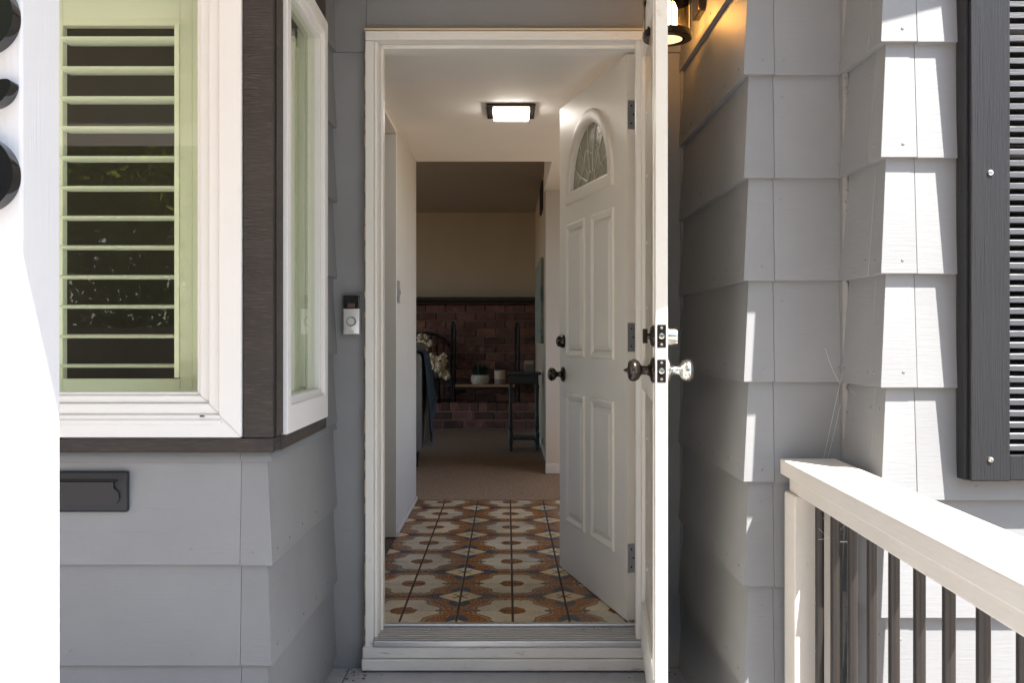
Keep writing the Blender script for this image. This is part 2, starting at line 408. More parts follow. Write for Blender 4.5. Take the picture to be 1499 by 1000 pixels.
# mail slot
ms = thing('mail_slot', 'dark metal mail slot set in the grey board below the bay window', 'mail slot', (-1.14, 2.548, .57))
part(ms, 'plate', MB().hexa([(-1.32, 2.537, .569), (-.972, 2.537, .569), (-.972, 2.556, .569), (-1.32, 2.556, .569), (-1.32, 2.533, .674), (-.972, 2.533, .674), (-.972, 2.556, .674), (-1.32, 2.556, .674)], .006, 3), 'slotmetal', smooth=40)
fl = [( -1.29, .588), (-1.005, .588), (-.995, .594), (-.989, .606), (-.992, .622), (-1.003, .632), (-1.004, .648), (-1.29, .648)]
part(ms, 'flap', MB().prism(fl, 2.5275, 2.534, lambda a, c, h: (a, h - (c - .6) * .04, c)), 'slotmetal')
part(ms, 'hinge_pin', MB().tube([(-1.30, 2.529, .651), (-.995, 2.529, .651)], .0022, 8), 'blackmetal')

# right-hand walls
AX, AY, EX, EY = .615, 2.515, .858, 2.24
levR = [-.39, -.13, .130, .388, .652, .905, 1.161, 1.421, 1.681, 1.940, 2.20, 2.5]
aw = thing('entry_wall', 'grey lapped siding wall turning the corner right of the front door', 'wall', (.75, 3.0, -.13))
nl = MB()
siding(aw, [(AX, 3.445), (AX, AY), (EX, AY)], levR, [[], [.060]], nails=nl)
part(aw, 'nail_head', nl, 'siding', kind='stuff', smooth=40)
part(aw, 'wall_core', MB().box(AX + .013, EX + .2, AY + .013, 3.6, -.5, 2.5), 'siding')
ew = thing('shutter_wall', 'sunlit grey lapped siding wall behind the charcoal shutter', 'wall', (1.6, 2.3, -.5))
nl = MB()
siding(ew, [(EX, AY - .02), (EX, EY), (3.6, EY)], levR, [[.20], [.062]], t=.020, nails=nl)
part(ew, 'nail_head', nl, 'siding', kind='stuff', smooth=40)
part(ew, 'wall_core', MB().box(EX + .013, 3.6, EY + .013, EY + .2, -.5, 2.5), 'siding')
cb = MB()
for i in range(70):
    z = -.4 + i * .04
    cb.hexa([(.842, 2.484, z), (.853, 2.478, z), (.862, 2.50, z), (.842, 2.52, z), (.842, 2.484, z + .041), (.853 , 2.478 , z + .041), (.862, 2.50, z + .041), (.842, 2.52, z + .041)])
part(ew, 'corner_bead', cb, 'caulk')
dr = MB()
for i in range(90):
    z = random.uniform(.2, 1.75); dr.ball((.852 + random.uniform(-.006, .005), 2.477 + random.uniform(-.004, .006), z), random.uniform(.0015, .0035), 1, (1, 1, random.uniform(1, 3)))
part(ew, 'caulk_lumps', dr, 'caulk', kind='stuff', smooth=60)

# wall round the front door
fw = thing('door_wall', 'flat grey painted wall panel around the front door', 'wall', (0, 3.45, -.13))
WY = 3.445
part(fw, 'wall_panel', MB().box(BX + .01, -.478, WY, 3.56, -.35, 2.02), 'siding')
part(fw, 'wall_panel', MB().box(.463, AX, WY, 3.56, -.35, 2.02), 'siding')
part(fw, 'wall_panel', MB().box(-.477, .462, WY + .002, 3.56, 2.078, 2.5), 'siding')
siding(fw, [(BX + .012, WY), (-.4885, WY)], [2.009, 2.31, 2.6], [[]], t=.014)
siding(fw, [(.4735, WY), (AX, WY)], [2.009, 2.31, 2.6], [[]], t=.014)
siding(fw, [(-.4875, WY), (.4725, WY)], [2.084, 2.31, 2.6], [[]], t=.011)
part(fw, 'inside_corner_bead', MB().box(AX - .012, AX - .001, WY - .018, WY - .0015, -.13, 2.0, .003), 'caulk')

# ------------------------------------------------------------------ windows
def ringbar(mb, a0, a1, c0, c1, wl, wr, wb, wt, h0, h1, fn, bev=.004):
    """four mitred bars of a rectangular frame, h = depth"""
    o = [(a0, c0), (a1, c0), (a1, c1), (a0, c1)]; i = [(a0 + wl, c0 + wb), (a1 - wr, c0 + wb), (a1 - wr, c1 - wt), (a0 + wl, c1 - wt)]
    for k in range(4):
        j = (k + 1) % 4
        q = [o[k], o[j], i[j], i[k]]
        mb.hexa([fn(a, c, h0) for a, c in q] + [fn(a, c, h1) for a, c in q], bev, 2)
    return mb
XZ = lambda a, c, h: (a, h, c)
YZ = lambda a, c, h: (h, a, c)
bw = thing('bay_window', 'large white framed fixed window with open shutters behind its green glass', 'window', (-1.3, 2.53, .762))
W0, W1, Z0, Z1 = -1.95, -.6735, .763, 2.04
part(bw, 'outer_frame', ringbar(MB(), W0, W1, Z0, Z1, .058, .058, .058, .058, 2.512, 2.60, XZ), 'vinyl')
part(bw, 'frame_step', ringbar(MB(), W0 + .058, W1 - .058, Z0 + .058, Z1 - .058, .028, .028, .028, .028, 2.522, 2.60, XZ), 'vinyl')
part(bw, 'sash', ringbar(MB(), W0 + .086, W1 - .086, Z0 + .086, Z1 - .086, .022, .026, .020, .026, 2.535, 2.60, XZ), 'vinyl')
part(bw, 'glazing_bead', ringbar(MB(), W0 + .107, W1 - .112, Z0 + .106, Z1 - .112, .010, .010, .008, .010, 2.546, 2.59, XZ, .002), 'vinyl')
part(bw, 'lower_ledge', MB().box(W0 + .05, W1 - .05, 2.505, 2.514, Z0 + .034, Z0 + .046, .003), 'vinyl')
part(bw, 'weep_slot', MB().box(-.778, -.767, 2.509, 2.5125, Z0 + .053, Z0 + .0565), 'blackmetal')
part(bw, 'glass_pane', MB().box(W0 + .11, W1 - .115, 2.566, 2.570, Z0 + .110, Z1 - .115), 'pane')
part(bw, 'inner_sill', MB().box(W0, W1 - .03, 2.603, 2.80, Z0 + .02, Z0 + .085), 'shutin')
part(bw, 'inner_reveal', MB().box(W1 - .02, W1 + .03, 2.603, 2.80, Z0 + .1, Z1), 'shutin')

def shutter_panel(root, a0, a1, z0, z1, y, fn, rod):
    """plantation shutter: stiles, rails, flat open slats and tilt rod; y = middle depth"""
    part(root, 'stile', MB().prism([(a0, z0), (a0 + .032, z0), (a0 + .032, z1), (a0, z1)], y - .014, y + .014, fn), 'shutin')
    part(root, 'stile', MB().prism([(a1 - .032, z0), (a1, z0), (a1, z1), (a1 - .032, z1)], y - .014, y + .014, fn), 'shutin')
    part(root, 'rail', MB().prism([(a0 + .033, z0), (a1 - .033, z0), (a1 - .033, z0 + .055), (a0 + .033, z0 + .055)], y - .014, y + .014, fn), 'shutin')
    part(root, 'rail', MB().prism([(a0 + .033, z1 - .09), (a1 - .033, z1 - .09), (a1 - .033, z1), (a0 + .033, z1)], y - .014, y + .014, fn), 'shutin')
    sl = None; z = 1.021 - .0805 * 2; zs = []
    while z > z0 + .07: z -= .0805
    z += .0805
    while z < z1 - .095:
        zs.append(z); z += .0805
    for z in zs:
        if sl is None:
            n = 12; pr = []
            for k in range(n): a = 2 * math.pi * k / n; pr.append((.043 * math.cos(a), .0055 * math.sin(a)))
            mb = MB(); mb.prism(pr, a0 + .034, a1 - .034, lambda p, q, h: fn(h, q, y + p))
            sl = part(root, 'slat', mb, 'shutin', smooth=50); sl.location.z = z
        else: dup(sl, root, (sl.location.x, sl.location.y, z))
    if rod is not None:
        part(root, 'tilt_rod', MB().prism([(rod - .006, z0 + .06), (rod + .006, z0 + .06), (rod + .006, z1 - .1), (rod - .006, z1 - .1)], y - .058, y - .047, fn), 'shutin')
ps = thing('plantation_shutter', 'white plantation shutter with flat open slats behind the bay window glass', 'shutter', (-1.0, 2.70, Z0 + .09))
ps_off = Vector(ps.location)
def fnps(a, c, h): return (a - ps_off.x, h - ps_off.y, c - ps_off.z)
def shp(root, *a):
    shutter_panel(root, *a)
# local coordinates: the helper's mesh is offset by the root, so slats are built at z = 0 and lifted
class _L: pass
_old_part = part
def part_slat(parent, name, mb, m, label=None, smooth=None, local=False, kind=None):
    return _old_part(parent, name, mb, m, label, smooth, True, kind)
part = part_slat
shutter_panel(ps, -1.237, -.854, Z0 + .087, 1.955, 2.70, lambda a, c, h: (a - ps_off.x, h - ps_off.y, c - (ps_off.z if abs(c) > .02 else 0)), -.881)
for o in ps.children:
    if o.name.startswith('slat'): o.location.z -= ps_off.z
ps2 = thing('plantation_shutter', 'white plantation shutter seen edge on through the narrow side window', 'shutter', (-.70, 2.95, .86))
p2 = Vector(ps2.location)
part = _old_part
part(ps2, 'stile', MB().box(-.665, -.635, 2.905, 3.035, .86, 1.90, .002), 'shutin')
part(ps2, 'hinge_strip', MB().box(-.670, -.655, 3.055, 3.085, .86, 1.95, .002), 'shutin')
part(ps2, 'rail', MB().box(-.665, -.637, 2.70, 2.904, 1.80, 1.90, .002), 'shutin')
part(ps2, 'side_casing', MB().box(-.665, -.6405, 3.135, 3.20, .86, 2.0, .002), 'shutin')
part(ps2, 'sill', MB().box(-.72, -.6405, 2.70, 3.134, .83, .858, .002), 'shutin')
part(ps, 'casing', MB().box(-.852, -.74, 2.683, 2.72, Z0 + .087, 1.955), 'shutin')
part(ps, 'casing', MB().box(-1.95, -1.239, 2.686, 2.716, Z0 + .087, 1.955), 'shutin')

cw = thing('casement_window', 'narrow white framed side window on the return of the bay', 'window', (-.59, 2.92, .76))
part(cw, 'outer_frame', ringbar(MB(), 2.622, 3.212, .760, 2.040, .045, .050, .075, .050, -.64, -.580, YZ, .003), 'vinyl')
part(cw, 'sash', ringbar(MB(), 2.666, 3.163, .834, 1.991, .02, .022, .022, .022, -.64, -.592, YZ, .003), 'vinyl')
part(cw, 'glass_pane', MB().box(-.612, -.608, 2.680, 3.145, .850, 1.975), 'pane')

# ------------------------------------------------------------------ front door opening
fr = thing('entrance_surround', 'white painted door surround with chipped outer trim around the open entrance', 'door surround', (0, 3.43, -.07))
part(fr, 'side_trim', MB().box(-.487, -.458, 3.405, 3.444, -.073, 2.042, .003), 'white')
part(fr, 'side_trim', MB().box(.445, .472, 3.405, 3.444, -.073, 2.042, .003), 'white')
part(fr, 'head_trim', MB().box(-.487, .472, 3.404, 3.444, 2.0435, 2.074, .003), 'white')
part(fr, 'top_flashing', MB().box(-.490, .474, 3.400, 3.443, 2.0755, 2.0815), 'wax')
part(fr, 'jamb', MB().box(-.4765, -.443, 3.447, 3.60, -.02, 2.06, .002), 'trimin')
part(fr, 'jamb', MB().box(.470, .500, 3.447, 3.60, -.02, 2.06, .002), 'trimin')
part(fr, 'inner_trim', MB().box(-.4575, -.446, 3.420, 3.4455, -.035, 2.042, .003), 'white')
part(fr, 'stop', MB().box(-.4425, -.432, 3.46, 3.50, -.01, 2.044, .003), 'white')
part(fr, 'head_jamb', MB().box(-.4425, .4695, 3.425, 3.60, 2.044, 2.061, .002), 'white')
part(fr, 'head_stop', MB().box(-.4415, .4685, 3.46, 3.50, 2.029, 2.0435, .003), 'white')
ch = MB()
for i in range(46):
    z = random.uniform(-.03, 2.05); h = random.uniform(.006, .05)
    ch.box(-.490, -.4868, 3.407, 3.441, z, z + h, .001, 1)
part(fr, 'paint_chips', ch, 'wax', kind='stuff')
sc_ = None
for (px, pz, yy) in ((-.378, 2.058, 3.4035), (.375, 2.058, 3.4035), (-.480, 1.79, 3.4045), (-.470, .25, 3.4045)):
    mb = MB().lathe([(0, .002), (.0075, .002), (.0075, -.0015), (.005, -.003), (.002, -.0022), (0, -.0022)], (px, yy, pz), (0, 1, 0), 14)
    part(fr, 'screw_head', mb, 'white', smooth=40)

th = thing('threshold', 'ribbed aluminium threshold across the front door opening', 'threshold', (0, 3.44, -.04))
tb = MB().hexa([(-.455, 3.392, -.041), (.468, 3.392, -.041), (.468, 3.50, -.041), (-.455, 3.50, -.041), (-.455, 3.396, -.026), (.468, 3.396, -.026), (.468, 3.50, .001), (-.455, 3.50, .001)])
part(th, 'plate', tb, 'zinc')
for i in range(7):
    y = 3.401 + i * .0118; z = -.026 + (y - 3.396) * .26
    part(th, 'rib', MB().box(-.455, .468, y, y + .0062, z - .002, z + .0045, .0015, 1), 'alu')
part(th, 'nosing', MB().box(-.457, .469, 3.386, 3.3975, -.043, -.0225, .003), 'alu')
part(th, 'inner_strip', MB().box(-.4425, .4690, 3.485, 3.515, -.002, .008, .003), 'alu')
ds = thing('door_sill', 'worn pale grey wooden sill boards under the threshold', 'sill', (0, 3.40, -.13))
part(ds, 'board', MB().box(-.495, .475, 3.390, 3.46, -.083, -.044, .004), 'sill')
part(ds, 'board', MB().box(-.497, .475, 3.383, 3.46, -.123, -.0845, .004), 'sill')

gt = MB()
for i in range(34):
    cx_ = random.choice((-.52, -.50, .49, .55)) + random.gauss(0, .03); 
    gt.ball((cx_, random.uniform(3.30, 3.42), -.127), random.uniform(.0015, .004), 1, (random.uniform(.6, 2), random.uniform(.6, 1.6), .5))
for i in range(60):
    gt.ball((random.uniform(-.43, .46), random.uniform(3.46, 3.49), -.004 + random.uniform(-.004, .002)), random.uniform(.0008, .002), 1)
single('grit', gt, 'bark', 'dry brown grit caught in the corners of the door step', 'debris', (0, 3.4, -.13), kind='stuff')

# ------------------------------------------------------------------ front door leaf, swung in
th_d = R(77.2)
# local x runs from the hinge edge to the lock edge, local -y is the outside face
fd = thing('front_door', 'white panelled front door with half round window standing open inward', 'front door', (.428, 3.533, 0), math.pi - th_d)
# door frame of axes: local x -> world (-cos, sin); local y must point to (+sin, cos) of the thickness => mirror by using y negative
def DL(a, c, h): return (a, -h, c)       # h grows into the leaf
DW, DT = .875, .044
leaf = MB()
cu, cr, cz = .452, .268, 1.628
arch = [(cu - cr * math.cos(math.pi * k / 24), cz + cr * math.sin(math.pi * k / 24)) for k in range(25)]
leaf.prism([(0, .006), (DW, .006), (DW, cz), (0, cz)], 0, DT, DL)
leaf.prism([(0, cz)] + arch + [(DW, cz), (DW, 2.03), (0, 2.03)], 0, DT, DL)
part(fd, 'leaf', leaf, 'door', local=True)
def panel(a0, a1, c0, c1):
    prof = [(0, 0), (.006, .008), (.013, .0085), (.032, -.0005), (.036, .0005), (.056, .006), (.060, .006)]
    rg = []
    for d, h in prof:
        rg.append([DL(a0 + d, c0 + d, -h), DL(a1 - d, c0 + d, -h), DL(a1 - d, c1 - d, -h), DL(a0 + d, c1 - d, -h)])
    return MB().rings(rg)
for a0, a1 in ((.135, .412), (.498, .760)):
    for c0, c1 in ((.222, .782), (.935, 1.505)):
        part(fd, 'raised_panel', panel(a0, a1, c0, c1), 'door', local=True)
fan = MB()
def archring(r, h):
    o = [(cu - r * math.cos(math.pi * k / 28), cz + r * math.sin(math.pi * k / 28)) for k in range(29)]
    return o
prof = [(.305, 0), (.300, .010), (.285, .013), (.268, .009), (.262, .009), (.252, .004), (.250, -.012)]
rg = []
for k in range(29):
    a = math.pi * k / 28
    rg.append([DL(cu - r * math.cos(a), cz + r * math.sin(a), -h) for r, h in prof])
fan.rings(rg)
rg = []
for a in (cu - .305, cu + .305):
    rg.append([DL(a, cz - (r - .262), -h) for r, h in prof])
fan.rings(rg)
fwn = part(fd, 'fan_window', fan, 'door', local=True, smooth=35)
part(fwn, 'pane', MB().prism([(cu - .256 * math.cos(math.pi * k / 28), cz + .006 + .252 * math.sin(math.pi * k / 28)) for k in range(29)], .014, .018, DL), 'fan', local=True)
cm = MB()
for k in range(1, 7):
    a = math.pi * k / 7
    cm.tube([DL(cu - .06 * math.cos(a), cz + .06 * math.sin(a), .012), DL(cu - .15 * math.cos(a + .07), cz + .15 * math.sin(a + .07), .012), DL(cu - .25 * math.cos(a), cz + .25 * math.sin(a), .012)], .0026, 6)
for r in (.06, .15):
    cm.tube([DL(cu - r * (1 + .12 * math.sin(7 * a_)) * math.cos(a_), cz + r * (1 + .12 * math.sin(7 * a_)) * math.sin(a_), .012) for a_ in [math.pi * k / 28 for k in range(29)]], .0026, 6)
part(fwn, 'came', cm, 'came', local=True, smooth=60)
for c0, mt in ((.178, 'alu'), (.967, 'zinc'), (1.763, 'zinc')):
    hg = part(fd, 'hinge', MB().prism([(.003, c0), (.041, c0), (.041, c0 + .102), (.003, c0 + .102)], 0, .0025, lambda a, c, h: (-h, -a, c)), mt, local=True)
    part(hg, 'knuckle', MB().lathe([(.0055, c0), (.0055, c0 + .102)], (.001, -DT - .003, 0), (0, 0, 1), 10), mt, local=True, smooth=40)
    sw = MB()
    for (sa, scz) in ((.016, .02), (.024, .052), (.016, .083)):
        sw.lathe([(0, 0), (.0035, 0), (.0035, .0012), (0, .0012)], (-.0025, -sa, c0 + scz), (-1, 0, 0), 8)
    part(hg, 'screws', sw, 'blackmetal', local=True, kind='stuff')
def knobset(root, a, c, axis, m, fn_o, tail=False, key=False):
    o = fn_o(a, c)
    k = part(root, 'knob', MB().lathe([(0, 0), (.033, 0), (.033, .004), (.030, .008), (.016, .012), (.0115, .020), (.0115, .030), (.014, .034), (.024, .040), (.0285, .048), (.0295, .055), (.027, .062), (.020, .067), (.008, .069), (0, .069)], o, axis, 28), m, local=True, smooth=50)
    if tail:
        ax = Vector(axis).normalized(); p = Vector(o)
        part(k, 'turn_button', MB().tube([p + ax * .068, p + ax * .074, p + ax * .079], [.006, .004, .0015], 8), m, local=True)
    return k
knobset(fd, DW - .062, .858, (0, 1, 0), 'bronze', lambda a, c: (a, 0, c))
part(fd, 'deadbolt', MB().lathe([(0, 0), (.029, 0), (.029, .006), (.022, .026), (.016, .030), (0, .030)], (DW - .062, 0, 1.002), (0, 1, 0), 24), 'bronze', local=True, smooth=40)

# ------------------------------------------------------------------ security screen door, swung out
d_ = Vector((.375 - .4600, 2.50 - 3.396)); SL = d_.length
sdr = thing('screen_door', 'white metal security screen door opened outward and seen edge on', 'screen door', (.4600, 3.396, -.035), math.atan2(d_.y, d_.x))
# local x from hinge to lock edge; local y: world right of travel = outside face at -?  (travel -Y: left is +X)
ST = .031
H0, H1 = 0.0, 2.07
def bar(name, x0, x1, z0, z1, y0=0.0, y1=ST, bev=.002): return part(sdr, name, MB().box(x0, x1, y0, y1, z0, z1, bev), 'screen', local=True)
bar('stile', 0, .055, H0, H1); bar('stile', SL - .060, SL, H0, H1)
bar('rail', .0555, SL - .0605, H0, .16); bar('rail', .0555, SL - .0605, H1 - .07, H1); bar('rail', .0555, SL - .0605, .88, .96)
def perf_material():
    m, t, b = newmat('perforated_screen_metal')
    tc = t.nodes.new('ShaderNodeTexCoord'); s_ = t.nodes.new('ShaderNodeSeparateXYZ'); t.links.new(tc.outputs['Object'], s_.inputs[0])
    a = N(t, s_.outputs[0]).fold(.004) - .002; c = N(t, s_.outputs[2]).fold(.004) - .002
    hole = ((a * a + c * c).sqrt()).lt(.0015)
    nz = noise(t, tc.outputs['Object'], 6, 4)
    col = mixc(t, ramp(t, nz, .35, .7), (.70, .66, .57), (.60, .54, .43))
    t.links.new(col, b.inputs['Base Color']); t.links.new((hole * -1.0 + 1.0).s, b.inputs['Alpha'])
    b.inputs['Roughness'].default_value = .5
    bp = t.nodes.new('ShaderNodeBump'); bp.inputs['Strength'].default_value = .5; bp.inputs['Distance'].default_value = .02
    t.links.new(noise(t, tc.outputs['Object'], 3, 2).s, bp.inputs['Height']); t.links.new(bp.outputs[0], b.inputs['Normal'])
    return m
M['perf'] = perf_material()
part(sdr, 'perforated_panel', MB().box(.056, SL - .061, .012, .016, .161, .879), 'perf', local=True)
part(sdr, 'perforated_panel', MB().box(.056, SL - .061, .012, .016, .961, H1 - .071), 'perf', local=True)
part(sdr, 'clip_strip', MB().box(SL - .085, SL - .061, -.003, .011, .165, H1 - .075, .002), 'screen', local=True)
for i in range(10):
    z = .10 + i * .21
    part(sdr, 'rivet', MB().lathe([(0, 0), (.006, 0), (.005, .003), (0, .004)], (.20 + .03 * (i % 2), .0115, z if not .85 < z < .99 else z + .12), (0, -1, 0), 10), 'screen', local=True, smooth=50)
ZL1, ZL2 = .933 + .035, 1.021 + .035
for zc_, rr in ((ZL2, .0075), (ZL1, .0075)):
    fp = part(sdr, 'latch_plate', MB().prism([(.0045, zc_ - .029), (.0265, zc_ - .029), (.0265, zc_ + .029), (.0045, zc_ + .029)], SL, SL + .0018, lambda a, c, h: (h, a, c)), 'bronze', local=True)
    part(fp, 'bolt', MB().lathe([(0, 0), (rr, 0), (rr, .003), (rr * .6, .0035), (rr * .55, .0015), (0, .0015)], (SL + .0018, .0155, zc_), (1, 0, 0), 16), 'steel', local=True, smooth=40)
    for dz in (-.021, .021):
        part(fp, 'screw', MB().lathe([(0, 0), (.0035, 0), (.0035, .001), (0, .001)], (SL + .0018, .0155, zc_ + dz), (1, 0, 0), 10), 'zinc', local=True)
kx = SL - .055
knobset(sdr, kx, ZL1, (0, -1, 0), 'bronze', lambda a, c: (a, 0, c), tail=True)
ko = knobset(sdr, kx, ZL1, (0, 1, 0), 'steel', lambda a, c: (a, ST, c)); ko['label'] = 'shiny silver outside knob'
part(sdr, 'deadbolt', MB().lathe([(0, 0), (.028, 0), (.027, .004), (.025, .022), (.023, .027), (.018, .028), (0, .027)], (kx, ST, ZL2), (0, 1, 0), 24), 'steel', 'silver outside deadbolt', local=True, smooth=40)
tt = part(sdr, 'thumb_turn', MB().lathe([(0, 0), (.028, 0), (.028, .005), (.022, .010), (.008, .012), (.007, .018), (0, .018)], (kx, 0, ZL2), (0, -1, 0), 24), 'bronze', local=True, smooth=40)
part(tt, 'lever', MB().box(kx - .004, kx + .004, -.030, -.017, ZL2 - .019, ZL2 + .019, .002), 'bronze', local=True)

# ------------------------------------------------------------------ wall lantern
lx, ly = .494, 3.05
lan = thing('wall_lantern', 'lit dark metal cage lantern on the wall beside the front door', 'lantern', (AX, ly, 2.1))
part(lan, 'back_plate', MB().box(AX - .035, AX - .004, ly - .055, ly + .055, 2.01, 2.30, .006), 'bronze')
part(lan, 'arm', MB().tube([(AX - .03, ly, 2.20), (lx + .06, ly, 2.235), (lx, ly, 2.235), (lx, ly, 2.19)], .011, 10), 'bronze', smooth=50)
part(lan, 'cap', MB().lathe([(.074, 2.16), (.078, 2.165), (.06, 2.185), (.02, 2.20), (0, 2.20)], (lx, ly, 0)), 'bronze', smooth=40)
cg = MB()
for zz in (1.955, 2.055): cg.lathe([(.070, zz - .006), (.0745, zz - .006), (.0745, zz + .004), (.070, zz + .004), (.070, zz - .006)], (lx, ly, 0), (0, 0, 1), 28)
for k in range(6):
    a = k * math.pi / 3 + .52
    cg.tube([(lx + .0725 * math.cos(a), ly + .0725 * math.sin(a), 1.95), (lx + .0725 * math.cos(a), ly + .0725 * math.sin(a), 2.165)], .0028, 6)
part(lan, 'cage', cg, 'bronze', smooth=40)
part(lan, 'bottom_rim', MB().lathe([(.052, 1.936), (.074, 1.936), (.0765, 1.945), (.074, 1.953), (.052, 1.953), (.052, 1.936)], (lx, ly, 0), (0, 0, 1), 28), 'bronze', smooth=40)
part(lan, 'glass', MB().lathe([(.0655, 1.954), (.0675, 1.954), (.0675, 2.16), (.0655, 2.16), (.0655, 1.954)], (lx, ly, 0), (0, 0, 1), 28), 'clear', smooth=40)
part(lan, 'bottom_lens', MB().lathe([(0, 1.931), (.035, 1.932), (.050, 1.9375), (.050, 1.942), (0, 1.942)], (lx, ly, 0), (0, 0, 1), 24), 'lensglow', smooth=60)
part(lan, 'bulb', MB().lathe([(0, 1.955), (.024, 1.958), (.030, 1.975), (.030, 2.03), (.022, 2.05), (0, 2.055)], (lx, ly, 0), (0, 0, 1), 20), 'bulb', smooth=60)

# ------------------------------------------------------------------ doorbell
db = thing('video_doorbell', 'silver and black video doorbell left of the door frame', 'doorbell', (-.54, 3.44, 1.02))
part(db, 'wedge_mount', MB().box(-.570, -.505, 3.425, 3.4445, 1.025, 1.168, .002), 'siding')
part(db, 'body', MB().box(-.562, -.507, 3.405, 3.4245, 1.030, 1.163, .003), 'silverplastic', smooth=40)
part(db, 'camera_panel', MB().box(-.5625, -.5065, 3.4030, 3.4240, 1.116, 1.1635, .003), 'glossblack')
part(db, 'lens', MB().box(-.547, -.522, 3.4012, 3.4035, 1.120, 1.137, .003, 2), 'lens')
part(db, 'button_ring', MB().lathe([(.012, 0), (.0175, 0), (.0175, .003), (.0155, .004), (.012, .0025), (.012, 0)], (-.5345, 3.405, 1.073), (0, -1, 0), 28), 'zinc', smooth=40)
part(db, 'button', MB().lathe([(0, 0), (.0118, 0), (.0112, .0025), (0, .003)], (-.5345, 3.405, 1.073), (0, -1, 0), 24), 'silverplastic', smooth=40)
def text_mesh(body, size, extrude, bevel=0, offset=0, align='CENTER'):
    cu_ = bpy.data.curves.new('lettering', 'FONT'); cu_.body = body; cu_.size = size; cu_.extrude = extrude; cu_.bevel_depth = bevel; cu_.offset = offset; cu_.align_x = align
    cu_.bevel_resolution = 2
    ob = bpy.data.objects.new('lettering', cu_); C.objects.link(ob)
    bpy.context.view_layer.update()
    me = bpy.data.meshes.new_from_object(ob.evaluated_get(bpy.context.evaluated_depsgraph_get()))
    bpy.data.objects.remove(ob); bpy.data.curves.remove(cu_)
    me.transform(Matrix.Rotation(R(90), 4, 'X'))
    return me
me = text_mesh('ring', .0105, .0002); me.materials.clear(); me.materials.append(M['zinc'])
o = bpy.data.objects.new('lettering', me); C.objects.link(o); o.parent = db; o.location = (.0055, -.0353, .0165)

# ------------------------------------------------------------------ porch post with house numbers
PX, PY = -.514, 1.05
single('porch_post', MB().box(PX - .092, PX, PY, PY + .0905, -.13, 2.30, .003), 'post', 'white painted porch post in the left foreground', 'post', (PX - .046, PY + .045, -.13))
for nm, vtop, lab in (('upper', -108, 'topmost black number 5 on the white porch post, cut off by the frame'), ('lower', 122, 'lower black number 5 on the white porch post')):
    zt = ZC + (495 - vtop) * PY / 1450; h = .137
    mb = MB()
    fn5 = lambda a_, c_, h_: (a_, h_, c_)
    def solid(pts):
        n0 = len(mb.b.verts); mb.prism(pts, -.009, .009, fn5)
    flag = [(-.074, .131), (-.066, .137), (-.030, .134), (-.012, .137), (-.004, .1375), (-.0012, .135), (-.0015, .129), (-.006, .119), (-.014, .112), (-.026, .108), (-.045, .109), (-.058, .112)]
    for _ in range(3):
        flag = [tuple(p[k] * w0 + q[k] * (1 - w0) for k in (0, 1)) for p, q in zip(flag, flag[1:] + flag[:1]) for w0 in (.75, .25)]
    solid(flag)
    solid([(-.074, .130), (-.059, .132), (-.060, .070), (-.070, .063), (-.079, .066)])
    rg5 = []
    for k in range(61):
        a_ = R(152) - k * R(330) / 60; wd = .0085 + .0025 * math.sin(math.pi * k / 60)
        cx_, cz_ = -.041 + .031 * math.cos(a_), .038 + .029 * math.sin(a_) * (1.12 if math.sin(a_) > 0 else 1)
        ux, uz = math.cos(a_), math.sin(a_)
        rg5.append([(cx_ + ux * wd, -.009, cz_ + uz * wd), (cx_ + ux * wd, .009, cz_ + uz * wd), (cx_ - ux * wd, .009, cz_ - uz * wd), (cx_ - ux * wd, -.009, cz_ - uz * wd)])
    mb.rings(rg5)
    me = mb.mesh('house_number', smooth=50); me.materials.append(M['glossblack'])
    o = bpy.data.objects.new('house_number', me); C.objects.link(o)
    o.location = ((22 - 742) * (PY - .012) / 1450, PY - .010, zt - h)
    tag(o, lab, 'house number', 'house numbers on the porch post', 'thing')

# ------------------------------------------------------------------ charcoal shutter on the right wall
sh = thing('window_shutter', 'charcoal louvred shutter screwed to the sunlit grey wall', 'shutter', (1.25, 2.2, .70))
SX0, SX1, SZ0, SZ1, SYF, SYB = 1.018, 1.40, .701, 2.30, 2.172, 2.228
part(sh, 'stile', MB().box(SX0, SX0 + .086, SYF, SYB, SZ0, SZ1, .003), 'shutter')
part(sh, 'stile', MB().box(SX1 - .086, SX1, SYF, SYB, SZ0, SZ1, .003), 'shutter')
part(sh, 'stile_edge', MB().box(SX0 - .008, SX0 - .0002, SYF + .012, SYB, SZ0 + .001, SZ1, .002), 'shutter')
part(sh, 'bottom_rail', MB().box(SX0 + .0865, SX1 - .0865, SYF + .004, SYB, SZ0 + .001, SZ0 + .058, .003), 'shutter')
part(sh, 'top_rail', MB().box(SX0 + .0865, SX1 - .0865, SYF + .004, SYB, SZ1 - .06, SZ1, .003), 'shutter')
part(sh, 'backing', MB().box(SX0 + .0865, SX1 - .0865, SYB - .006, SYB - .002, SZ0 + .0585, SZ1 - .0605), 'shutter')
z = SZ0 + .066; lv = None
while z < SZ1 - .08:
    if lv is None:
        lv = part(sh, 'louver', MB().hexa([(SX0 + .0868, SYF + .008, 0), (SX1 - .0868, SYF + .008, 0), (SX1 - .0868, SYB - .008, .017), (SX0 + .0868, SYB - .008, .017), (SX0 + .0868, SYF + .010, .0135), (SX1 - .0868, SYF + .010, .0135), (SX1 - .0868, SYB - .008, .026), (SX0 + .0868, SYB - .008, .026)], .0015, 1), 'slatdark')
        base = z; lv.location.z = z
    else: dup(lv, sh, (0, 0, z))
    z += .0251
